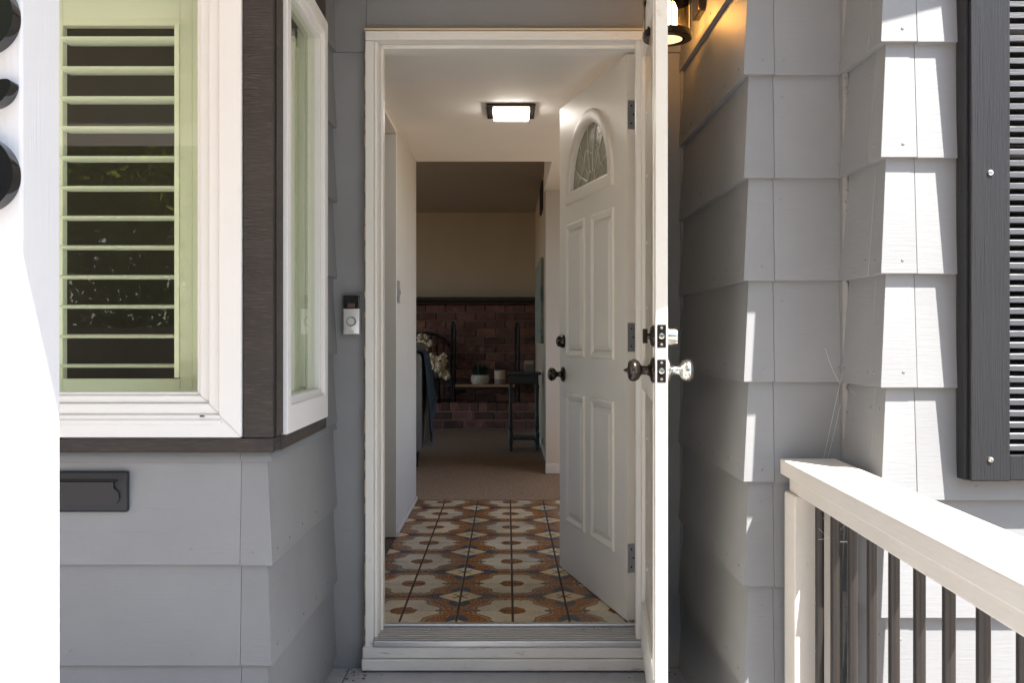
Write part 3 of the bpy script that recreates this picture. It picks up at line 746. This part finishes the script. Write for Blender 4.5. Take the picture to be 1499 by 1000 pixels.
for z in (1.379, .749):
    s1 = part(sh, 'screw', MB().lathe([(0, 0), (.0068, 0), (.006, .003), (.003, .004), (.0025, .002), (0, .002)], (1.060, SYF, z), (0, -1, 0), 14), 'steel', smooth=40)

# ------------------------------------------------------------------ porch railing
rl = thing('porch_railing', 'cream painted porch railing with slim dark balusters', 'railing', (.683, 2.47, -.13))
def RX(y): return .683 - .04 * (2.47 - y)
def rbar(y0, y1, a0, a1, z0, z1, bev=.004):
    return MB().hexa([(RX(y0) + a0, y0, z0), (RX(y0) + a1, y0, z0), (RX(y1) + a1, y1, z0), (RX(y1) + a0, y1, z0), (RX(y0) + a0, y0, z1), (RX(y0) + a1, y0, z1), (RX(y1) + a1, y1, z1), (RX(y1) + a0, y1, z1)], bev, 3)
part(rl, 'cap_rail', rbar(.2, 2.478, 0, .140, .676, .7145), 'rail')
part(rl, 'sub_rail', rbar(.2, 2.474, .022, .112, .634, .675), 'rail')
part(rl, 'bottom_rail', rbar(.2, 2.39, .022, .112, -.05, -.01), 'rail')
part(rl, 'wall_post', MB().box(.6945, .7855, 2.392, 2.480, -.128, .633, .004), 'rail')
part(rl, 'front_post', MB().box(.600, .690, .18, .27, -.128, .633, .004), 'rail')
b0 = None; y = 2.362
while y > .35:
    xx = RX(y) + .067
    if b0 is None:
        b0 = part(rl, 'baluster', MB().lathe([(.0105, -.02), (.0105, .640)], (0, 0, 0), (0, 0, 1), 16), 'baluster', smooth=40, local=True)
        b0.location = (xx - .683, y - 2.47, .13)
    else: dup(b0, rl, (xx - .683, y - 2.47, .13))
    y -= .1265
cob = MB()
def strand(a, b, sag=.01):
    a, b = Vector(a), Vector(b)
    cob.tube([a.lerp(b, k / 6) + Vector((0, 0, -sag * math.sin(math.pi * k / 6))) for k in range(7)], .00028, 4)
strand((.838, 2.475, .93), (.79, 2.47, .716), 0); strand((.80, 2.47, .716), (.835, 2.478, .85), .004)
strand((.842, 2.47, .905), (.90, 2.225, .80), .015); strand((.835, 2.478, .90), (.80, 2.49, .99), .01)
for i in range(3):
    strand((.735 + .02 * random.random(), 2.35, .45 + .15 * random.random()), (.75 + .03 * random.random(), 2.24, .5 + .12 * random.random()), .012)
    strand((.735, 2.36, .25 + .2 * random.random()), (.742 + .03 * random.random(), 2.39, .25 + .2 * random.random()), .01)
single('cobweb', cob, 'fibre', 'pale cobweb strands between the railing and the wall corner', 'cobweb', (.8, 2.45, .7), kind='stuff')

# ------------------------------------------------------------------ roof over the porch (above the picture)
pr = thing('porch_canopy', 'pale soffit and boxed beam of the porch canopy overhead', 'canopy', (0, 1.2, 2.3))
part(pr, 'soffit', MB().box(-3.4, .655, .66, 3.50, 2.302, 2.36), 'roof')
part(pr, 'beam', MB().box(-3.4, .648, .708, 1.16, 1.878, 2.300), 'roof')
part(pr, 'fascia', MB().box(-3.4, .655, .68, .706, 1.880, 2.36), 'fascia')
part(pr, 'eave', MB().prism([(.656, 1.885), (3.8, 2.375), (3.8, 3.5), (.656, 3.5)], 2.30, 2.38, lambda a, c, h: (a, c, h)), 'roof')
part(pr, 'deck', MB().box(-3.8, 1.6, 3.51, 11.7, 2.75, 2.85), 'roof')

# ------------------------------------------------------------------ entrance hall
HF = thing('hall_floor', 'patterned rust, cream and blue ceramic tile floor of the hall', None, (0, 4.8, 0), kind='structure')
part(HF, 'grout_bed', MB().box(-.62, 1.3, 3.50, 6.19, -.06, -.004), 'grout')
tiles = {}
g = .0032
ix0 = -4
for ix in range(-4, 7):
    for iy in range(-1, 13):
        x0, x1 = TX0 + ix * TP + g * 1.4, TX0 + (ix + 1) * TP - g * 1.4
        y0, y1 = TY0 + iy * TP + g * .8, TY0 + (iy + 1) * TP - g * .8
        x0, x1, y0, y1 = max(x0, -.566), min(x1, 1.2), max(y0, 3.516), min(y1, 6.185)
        if x1 - x0 < .02 or y1 - y0 < .02: continue
        key = (round(x1 - x0, 4), round(y1 - y0, 4))
        if key not in tiles:
            t_ = part(HF, 'tile', MB().box(-(x1 - x0) / 2, (x1 - x0) / 2, -(y1 - y0) / 2, (y1 - y0) / 2, -.008, 0, .0014, 1), 'tile', local=True)
            tiles[key] = t_
        else: t_ = dup(tiles[key], HF)
        t_.location = ((x0 + x1) / 2, (y0 + y1) / 2 - 4.8, random.uniform(-.0006, .0004))
struct('carpet', MB().box(-3.6, 1.2, 6.191, 11.4, -.06, .004), 'carpet', 'brown carpet of the living room')
hw = thing('hall_wall', 'off white hall wall with a cased opening on the left', 'wall', (-.62, 5.6, 0))
LW = -.567
part(hw, 'wall_panel', MB().box(LW - .12, LW, 5.05, 6.19, 0, 2.12), 'wallpaint')
part(hw, 'wall_over_opening', MB().box(LW - .12, LW, 3.605, 5.049, 2.075, 2.12), 'wallpaint')
part(hw, 'door_casing', MB().box(LW - .13, LW + .006, 5.030, 5.0485, 0.002, 2.056, .002), 'trimin')
part(hw, 'head_casing', MB().box(LW - .125, LW + .008, 3.605, 5.0295, 2.056, 2.0745, .002), 'trimin')
part(hw, 'baseboard', MB().box(LW + .0005, LW + .010, 5.0505, 6.188, .002, .028, .003), 'wallpaint')
sw_ = thing('light_switch', 'small light switch on the left hall wall', 'switch', (LW, 5.18, 1.2))
part(sw_, 'plate', MB().box(LW + .0005, LW + .006, 5.125, 5.205, 1.20, 1.315, .002), 'zinc')
part(sw_, 'toggle', MB().box(LW + .006, LW + .018, 5.158, 5.172, 1.245, 1.268, .002), 'trimin')
hc = thing('hall_ceiling', 'low off white ceiling of the entrance hall', None, (0, 5, 2.12), kind='structure')
part(hc, 'ceiling_panel', MB().box(-.70, 1.3, 3.565, 6.19, 2.121, 2.46), 'ceilpaint')
part(hc, 'ceiling_panel', MB().box(.282, 1.3, 6.191, 7.48, 2.1212, 2.46), 'ceilpaint')
rw = thing('hall_end_wall', 'pale wall end beside the living room opening', 'wall', (.7, 7.4, 0))
part(rw, 'wall_panel', MB().box(.29, 1.3, 7.37, 7.48, 0.005, 2.1205), 'wallpaint')
part(rw, 'baseboard', MB().box(.288, 1.3, 7.358, 7.3695, .006, .08, .003), 'trimin')
sd_ = thing('hall_side_wall', 'off white wall on the right of the hall behind the open door, with an unseen opening added for daylight', 'wall', (1.25, 5.4, 0))  # gap between these panels is added to bring daylight into the hall
part(sd_, 'wall_panel', MB().box(1.2, 1.3, 3.565, 7.369, 0, .6), 'wallpaint')
part(sd_, 'wall_panel', MB().box(1.2, 1.3, 3.565, 4.2, .601, 2.12), 'wallpaint')
part(sd_, 'wall_panel', MB().box(1.2, 1.3, 6.9, 7.369, .601, 2.12), 'wallpaint')
part(sd_, 'front_panel', MB().box(.501, 1.1995, 3.565, 3.60, 0, 2.12), 'wallpaint')

cl = thing('ceiling_light', 'lit square ceiling light with dark plate and white glass shade', 'ceiling light', (.02, 4.78, 2.12))
part(cl, 'plate', MB().box(-.097, .135, 4.65, 4.915, 2.104, 2.1205, .003), 'bronze')
part(cl, 'shade', MB().box(-.065, .107, 4.668, 4.86, 2.079, 2.1035, .009, 3), 'lampglow', smooth=40)

# side room behind the bay window (an added dark panel shows between the slats)
br = thing('bay_room', 'room behind the bay window, kept dim by an added dark panel', 'room', (-2, 4.5, 0))
part(br, 'floor', MB().box(-3.2, LW - .121, 2.81, 6.19, -.06, .002), 'carpet')
part(br, 'dark_blocker', MB().box(-3.2, -.701, 3.40, 3.44, .003, 2.439), 'gapshade')  # added to block room light and keep the slat gaps dark
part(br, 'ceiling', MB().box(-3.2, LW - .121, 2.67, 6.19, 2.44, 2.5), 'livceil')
part(br, 'far_wall', MB().box(-3.2, LW - .121, 6.08, 6.18, .003, 2.439), 'wallpaint')
part(br, 'left_wall', MB().box(-3.3, -3.201, 2.60, 6.19, 0, .8), 'wallpaint')  # opening among the left panels is added to pass daylight towards the hall
part(br, 'left_wall', MB().box(-3.3, -3.201, 2.60, 3.7, .801, 2.5), 'wallpaint')
part(br, 'left_wall', MB().box(-3.3, -3.201, 5.95, 6.19, .801, 2.5), 'wallpaint')
part(br, 'left_wall', MB().box(-3.3, -3.201, 3.701, 5.949, 2.15, 2.5), 'wallpaint')
part(br, 'entry_return', MB().box(-.70, -.635, 3.442, 3.604, 0, 2.12), 'wallpaint')

# ------------------------------------------------------------------ living room beyond
lv_ = thing('living_room_wall', 'beige painted wall above the brick fireplace', 'wall', (-1.6, 11.4, 1.5))
part(lv_, 'upper_wall', MB().box(-3.6, .34, 11.36, 11.46, 1.48, 2.46), 'livpaint')
lr = thing('living_side_wall', 'beige wall on the right side of the living room', 'wall', (.38, 9.4, 0))
part(lr, 'wall_panel', MB().box(.325, .42, 7.481, 11.46, .005, 2.46), 'livpaint')
part(lr, 'baseboard', MB().box(.313, .3245, 7.49, 11.0, .006, .08, .003), 'trimin')
ll = thing('living_left_wall', 'living room outer wall with an unseen opening added to let daylight in', 'wall', (-3.6, 9, 0))  # large opening added on the unseen side to brighten the living room
part(ll, 'wall_panel', MB().box(-3.7, -3.6, 6.19, 6.5, 0, 2.46), 'livpaint')
part(ll, 'wall_panel', MB().box(-3.7, -3.6, 11.1, 11.46, 0, 2.46), 'livpaint')
part(ll, 'wall_panel', MB().box(-3.7, -3.6, 6.501, 11.099, 0, .1), 'livpaint')
part(ll, 'wall_panel', MB().box(-3.7, -3.6, 6.501, 11.099, 2.38, 2.46), 'livpaint')
part(ll, 'back_panel', MB().box(-3.6, LW - .121, 6.191, 6.25, .004, 2.46), 'livpaint')
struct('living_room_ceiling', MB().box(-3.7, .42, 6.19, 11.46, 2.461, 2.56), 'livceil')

fp_ = thing('brick_chimney_wall', 'old red brick fireplace wall under the dark mantel', 'fireplace', (-1, 11.4, 0))
part(fp_, 'mortar_bed', MB().box(-3.4, .324, 11.362, 11.5, .28, 1.478), 'mortar')
hth = thing('hearth', 'raised red brick hearth in front of the fireplace wall', 'hearth', (-1, 11.1, 0))
part(hth, 'mortar_bed', MB().box(-2.6, .3245, 11.006, 11.36, .005, .288), 'mortar')
bk = {}
def brick(root, x0, x1, y0, y1, z0, z1):
    key = (root.name, round(x1 - x0, 3), round(y1 - y0, 3), round(z1 - z0, 3))
    if key not in bk:
        bk[key] = part(root, 'brick', MB().box(-(x1 - x0) / 2, (x1 - x0) / 2, -(y1 - y0) / 2, (y1 - y0) / 2, 0, z1 - z0, .004, 1), 'brick', local=True); o = bk[key]
    else: o = dup(bk[key], root)
    o.location = Vector(((x0 + x1) / 2, (y0 + y1) / 2 + random.uniform(-.004, .003), z0)) - root.location
    o.rotation_euler = (0, 0, random.uniform(-.012, .012))
z = .292; r_ = 0
while z < 1.47:
    x = .322 - (.115 if r_ % 2 else 0)
    if r_ % 2: brick(fp_, .212, .320, 11.335, 11.42, z, min(z + .081, 1.476)); x = .202
    while x > -1.25:
        brick(fp_, x - .215, x, 11.335, 11.42, z, min(z + .081, 1.476)); x -= .227
    z += .093; r_ += 1
x = .322
while x > -1.3:
    brick(hth, x - .095, x, 10.995, 11.335, .205, .296); x -= .107
for zz, sh_ in ((.108, 0), (.012, .11)):
    x = .322 - sh_
    if sh_: brick(hth, .222, .320, 10.995, 11.08, zz, zz + .085)
    while x > -1.3:
        brick(hth, x - .222, x, 10.995, 11.08, zz, zz + .085); x -= .233
mt = single('mantel_shelf', MB().box(-2.4, .322, 11.16, 11.36, 1.435, 1.478, .004).box(-2.4, .318, 11.24, 11.358, 1.40, 1.434, .006), 'mantel', 'dark wooden mantel shelf above the brick fireplace', 'mantel', (-1, 11.25, 1.43))

ss = thing('metal_shelf_stand', 'black metal stand with a wooden shelf on the hearth', 'shelf', (-.22, 11.12, .30))
for px_ in (-.605, .115):
    part(ss, 'upright', MB().tube([(px_ - .018, 11.16, .30), (px_ - .018, 11.16, 1.14), (px_ - .010, 11.16, 1.175)], .015, 8).tube([(px_ + .018, 11.10, .30), (px_ + .018, 11.10, 1.14), (px_ + .010, 11.10, 1.175)], .015, 8).box(px_ - .022, px_ + .022, 11.09, 11.17, 1.13, 1.15, .004).ball((px_, 11.13, 1.185), .018, 2), 'ironwork', smooth=50)
part(ss, 'shelf_board', MB().box(-.575, .09, 11.02, 11.20, .470, .500, .003), 'shelfwood')
part(ss, 'shelf_bar', MB().box(-.59, .10, 11.03, 11.19, .440, .469, .003), 'ironwork')
part(ss, 'brace', MB().tube([(-.59, 11.12, .32), (-.56, 11.10, .45)], .01, 6), 'ironwork')
pl = thing('planter', 'pale bowl planter with dark spiky grass on the wooden shelf', 'planter', (-.30, 11.10, .5))
part(pl, 'bowl', MB().lathe([(0, 0), (.085, 0), (.102, .025), (.106, .06), (.100, .095), (.092, .103), (.085, .100), (.08, .085), (0, .085)], (-.30, 11.10, .501)), 'ceramic', smooth=40)
gr = MB()
for i in range(150):
    a = random.uniform(0, 6.283); rr = random.uniform(0, .075); l = random.uniform(.08, .16); lean = random.uniform(.1, .7)
    p = Vector((-.30 + rr * math.cos(a), 11.10 + rr * math.sin(a), .585)); q = p + Vector((math.cos(a) * lean * l, math.sin(a) * lean * l, l))
    u = Vector((-math.sin(a), math.cos(a), 0)) * .005
    v = [gr.b.verts.new(t_) for t_ in (p - u, p + u, p.lerp(q, .6) + Vector((0, 0, .012)) + u * .8, q, p.lerp(q, .6) + Vector((0, 0, .012)) - u * .8)]
    gr.b.faces.new(v)
part(pl, 'grass_tuft', gr, 'leafdark', kind='stuff')
cd = thing('candle', 'ivory candle in a grey holder beside the planter', 'candle', (-.08, 11.08, .5))
part(cd, 'holder', MB().lathe([(0, 0), (.060, 0), (.062, .01), (.062, .055), (0, .055)], (-.08, 11.08, .501)), 'potbase', smooth=40)
part(cd, 'wax', MB().lathe([(0, .0555), (.061, .0555), (.062, .06), (.062, .150), (.058, .154), (.05, .150), (0, .148)], (-.08, 11.08, .501)), 'wax', smooth=40)
part(cd, 'wick', MB().tube([(-.08, 11.08, .649), (-.079, 11.08, .662)], .0015, 6), 'ironwork')

fs = thing('fire_screen', 'black arched iron fire screen on the hearth behind the flowers', 'fire screen', (-.9, 11.29, .3))
pts = [(-1.24, 11.29, .30), (-1.24, 11.29, .85)] + [(-.94 - .30 * math.cos(math.pi * k / 16), 11.29, .85 + .22 * math.sin(math.pi * k / 16)) for k in range(1, 16)] + [(-.64, 11.29, .85), (-.64, 11.29, .30)]
part(fs, 'arch_frame', MB().tube(pts, .016, 8), 'ironwork', smooth=50)
for k in range(7):
    xk = -1.16 + k * .0733
    part(fs, 'bar', MB().tube([(xk, 11.29, .31), (xk, 11.29, .85 + .21 * math.sqrt(max(0, 1 - ((xk + .94) / .30) ** 2)))], .008, 6), 'ironwork')
part(fs, 'bottom_bar', MB().box(-1.25, -.63, 11.275, 11.305, .298, .325, .004), 'ironwork')

vf = thing('flower_vase', 'dark vase of ivory blossoms standing on the hearth', 'vase', (-.80, 11.08, .297))
part(vf, 'vase', MB().lathe([(0, 0), (.06, 0), (.065, .01), (.055, .10), (.05, .2), (.045, .25), (.055, .27), (.048, .268), (.04, .25), (0, .25)], (-.80, 11.08, .297)), 'darkglass', smooth=50)
sm = MB()
cen = []
for (cx, cz_, r0, n_) in ((-.92, .985, .10, 16), (-.745, .73, .125, 26), (-.70, .60, .05, 5), (-.83, .79, .06, 6)):
    for i in range(n_):
        d = Vector((random.gauss(0, 1), random.gauss(0, 1), random.gauss(0, 1))).normalized() * r0 * random.uniform(.4, 1.0)
        cen.append(Vector((cx, 11.03, cz_)) + d * Vector((1, .7, 1)) if False else Vector((cx + d.x, 11.03 + d.y * .7, cz_ + d.z)))
for p in cen[::4]: sm.tube([(-.80, 11.08, .50), Vector((-.80, 11.08, .55)).lerp(p, .6), p], .004, 5)
part(vf, 'stems', sm, 'stem', kind='stuff')
first = None
for p in cen:
    if first is None:
        fb = MB()
        for i in range(7):
            a = i * 2.4; fb.ball((.018 * math.cos(a), .018 * math.sin(a), .004 * i - .012), .020, 1, (1, 1, .75))
        first = part(vf, 'blossom', fb, 'petal', smooth=70, local=True); o = first
    else: o = dup(first, vf)
    o.location = p - vf.location; o.rotation_euler = (random.uniform(-1.5, 1.5), random.uniform(-1.5, 1.5), random.uniform(0, 6)); s_ = random.uniform(.8, 1.35); o.scale = (s_, s_, s_)

# armchair out of sight behind the wall corner, blue throw hanging over its side
ac = thing('armchair', 'grey armchair mostly hidden behind the hall wall corner', 'armchair', (-1.05, 8.0, 0))
part(ac, 'seat', MB().box(-1.35, -.72, 7.75, 8.45, .14, .46, .03, 3), 'uphol', smooth=40)
part(ac, 'arm', MB().box(-.78, -.665, 7.70, 8.50, .12, .90, .04, 3), 'uphol', smooth=40)
part(ac, 'arm', MB().box(-1.46, -1.345, 7.70, 8.50, .12, .66, .04, 3), 'uphol', smooth=40)
part(ac, 'backrest', MB().box(-1.36, -.70, 8.42, 8.60, .14, .98, .04, 3), 'uphol', smooth=40)
part(ac, 'foot', MB().lathe([(.02, .004), (.03, .14)], (-.72, 7.8, 0)), 'mantel'); part(ac, 'foot', MB().lathe([(.02, .004), (.03, .14)], (-1.4, 7.8, 0)), 'mantel')
tm = MB(); nu, nv = 26, 22; grid = []
for i in range(nu):
    row = []
    s_ = i / (nu - 1)
    for j in range(nv):
        q = j / (nv - 1); yy = 7.72 + q * .52
        drop = .70 - .34 * q + .05 * math.sin(q * 9)
        if s_ < .2: xx = -.82 + s_ / .2 * .165; zz = .912 + .006 * math.sin(q * 20)
        else:
            f = (s_ - .2) / .8; xx = -.652 + .015 * f + .045 * f ** .7 + .012 * math.sin(q * 24 + f * 2) * f; zz = .905 - drop * f
        row.append(tm.b.verts.new((xx, yy, zz)))
    grid.append(row)
for i in range(nu - 1):
    for j in range(nv - 1): tm.b.faces.new((grid[i][j], grid[i + 1][j], grid[i + 1][j + 1], grid[i][j + 1]))
bmesh.ops.solidify(tm.b, geom=tm.b.faces[:], thickness=.008)
tw = thing('throw_blanket', 'blue grey knitted throw hanging down beside the hall wall corner', 'blanket', (-.66, 7.95, .9))
part(tw, 'cloth', tm, 'throw', smooth=80)
fg = MB()
for i in range(22):
    q = i / 21; dp = .70 - .34 * q + .05 * math.sin(q * 9)
    fg.tube([(-.592 + .012 * math.sin(q * 24 + 2), 7.72 + q * .52, .907 - dp), (-.588, 7.72 + q * .52, .87 - dp)], .004, 5)
part(tw, 'fringe', fg, 'throw', kind='stuff')

# small side table
TXc, TYc = .152, 8.95
stb = thing('side_table', 'narrow blue grey side table with turned legs by the right wall', 'side table', (TXc, TYc, .005))
part(stb, 'table_top', MB().box(TXc - .155, TXc + .155, TYc - .15, TYc + .15, .686, .708, .004), 'tablepaint')
part(stb, 'apron', MB().box(TXc - .130, TXc + .130, TYc - .130, TYc + .13, .605, .685, .003), 'tablepaint')
part(stb, 'drawer_front', MB().box(TXc - .098, TXc + .098, TYc - .139, TYc - .131, .618, .675, .003), 'tablepaint')
part(stb, 'lower_shelf', MB().box(TXc - .125, TXc + .125, TYc - .125, TYc + .125, .105, .125, .003), 'tablepaint')
lg = None
for sx in (-1, 1):
    for sy in (-1, 1):
        loc = (sx * .118, sy * .118, 0)
        if lg is None:
            lg = part(stb, 'leg', MB().lathe([(.014, 0), (.019, .03), (.014, .05), (.021, .07), (.021, .16), (.012, .18), (.019, .20), (.017, .24), (.014, .40), (.017, .56), (.021, .58), (.014, .595), (.020, .605)], (0, 0, 0), n=14), 'tablepaint', smooth=40, local=True); lg.location = loc
        else: dup(lg, stb, loc)
bx_ = thing('trinket_box', 'small box with a pale top on the side table', 'box', (.20, 8.93, .708))
part(bx_, 'body', MB().box(.155, .245, 8.90, 8.97, .709, .775, .004), 'potbase'); part(bx_, 'lid', MB().box(.160, .240, 8.897, 8.973, .776, .812, .006), 'ceramic')
ar = thing('wall_art', 'tall green grey canvas hanging on the right living room wall', 'picture', (.32, 9.5, .97))
part(ar, 'canvas', MB().box(.296, .3235, 8.75, 10.4, .97, 1.73, .003), 'canvas')
vt = thing('wall_vent', 'narrow black grille high on the right living room wall', 'vent', (.32, 9.1, 2.2))
part(vt, 'frame', MB().box(.312, .3245, 8.85, 9.35, 2.17, 2.43, .002), 'ironwork')
for k in range(9): part(vt, 'slat', MB().box(.306, .3118, 8.87, 9.33, 2.185 + k * .026, 2.195 + k * .026), 'ironwork')

# ------------------------------------------------------------------ garden seen only in the window's reflection, with one unseen wall added for bounce
fe = thing('garden_fence', 'weathered board fence across the garden', 'fence', (-4, -9, -.55))
bd = None
for i in range(110):
    if bd is None: bd = part(fe, 'board', MB().box(0, .138, 0, .02, 0, 1.7, .003, 1), 'fence', local=True)
    else: bd = dup(bd, fe)
    bd.location = (-8 + i * .145, random.uniform(0, .006), random.uniform(0, .03))
part(fe, 'rail', MB().box(-8, 8, -.06, -.002, .4, .49), 'fence', local=True); part(fe, 'rail', MB().box(-8, 8, -.06, -.002, 1.3, 1.39), 'fence', local=True)
def tree(x, y, h, cr_, n, lab):
    t_ = thing('garden_tree', lab, 'tree', (x, y, -.55), group='trees across the garden')
    tr = MB().tube([(0, 0, 0), (.05, .02, h * .3), (-.03, .05, h * .6), (.02, 0, h * .85)], [.16, .12, .08, .03], 10)
    cl_ = []
    for i in range(16):
        a = random.uniform(0, 6.283); e = random.uniform(-.3, 1.2); d = cr_ * random.uniform(.35, .95)
        c = Vector((math.cos(a) * math.cos(e) * d, math.sin(a) * math.cos(e) * d, h * .62 + math.sin(e) * d)); cl_.append(c)
        tr.tube([(0, 0, h * random.uniform(.3, .6)), c * .6 + Vector((0, 0, h * .2)), c], [.05, .03, .01], 6)
    part(t_, 'trunk', tr, 'bark', local=True, smooth=50)
    lf = MB()
    for i in range(n):
        c = random.choice(cl_) + Vector((random.gauss(0, 1), random.gauss(0, 1), random.gauss(0, .8))) * cr_ * .22
        u = Vector((random.gauss(0, 1), random.gauss(0, 1), random.gauss(0, 1))).normalized(); v = u.orthogonal().normalized(); s_ = random.uniform(.04, .11)
        lf.b.faces.new([lf.b.verts.new(c + q) for q in (u * s_, v * s_ * .5, -u * s_, -v * s_ * .5)])
    part(t_, 'crown', lf, 'leaf', local=True, kind='stuff')
hg = MB()
for i in range(60000):
    c = Vector((random.uniform(-13, 9), random.gauss(-10.2, .35), -.5 + 3.9 * random.random() ** .8 + .25 * math.sin(i)))
    u = Vector((random.gauss(0, 1), random.gauss(0, 1), random.gauss(0, 1))).normalized(); v = u.orthogonal().normalized(); q_ = random.uniform(.06, .12)
    hg.b.faces.new([hg.b.verts.new(c + q) for q in (u * q_, v * q_ * .6, -u * q_, -v * q_ * .6)])
single('garden_hedge', hg, 'leaf', 'tall clipped hedge across the back of the garden', 'hedge', (-2, -10.2, -.5), kind='stuff')
gw = thing('bounce_wall', 'unseen tan block wall added to bounce warm light on the bay', 'wall', (-3.9, -1.2, -.55))  # added out of view; its sunlit face throws warm light at the bay
for k in range(13):
    for j in range(10):
        part(gw, 'block', MB().box(-4.1, -3.9, -3.5 + j * .44 + (.22 if k % 2 else 0), -3.5 + j * .44 + .432 + (.22 if k % 2 else 0), -.54 + k * .2, -.54 + k * .2 + .194, .006, 1), 'tan')
tree(-7.5, -11.5, 7.5, 3.2, 34000, 'tall leafy tree beyond the left end of the fence')
tree(-3.6, -12.5, 6.6, 2.8, 28000, 'smaller leafy tree beyond the middle of the fence')
tree(3.5, -12.0, 7.0, 3.0, 20000, 'broad leafy tree beyond the right part of the fence')
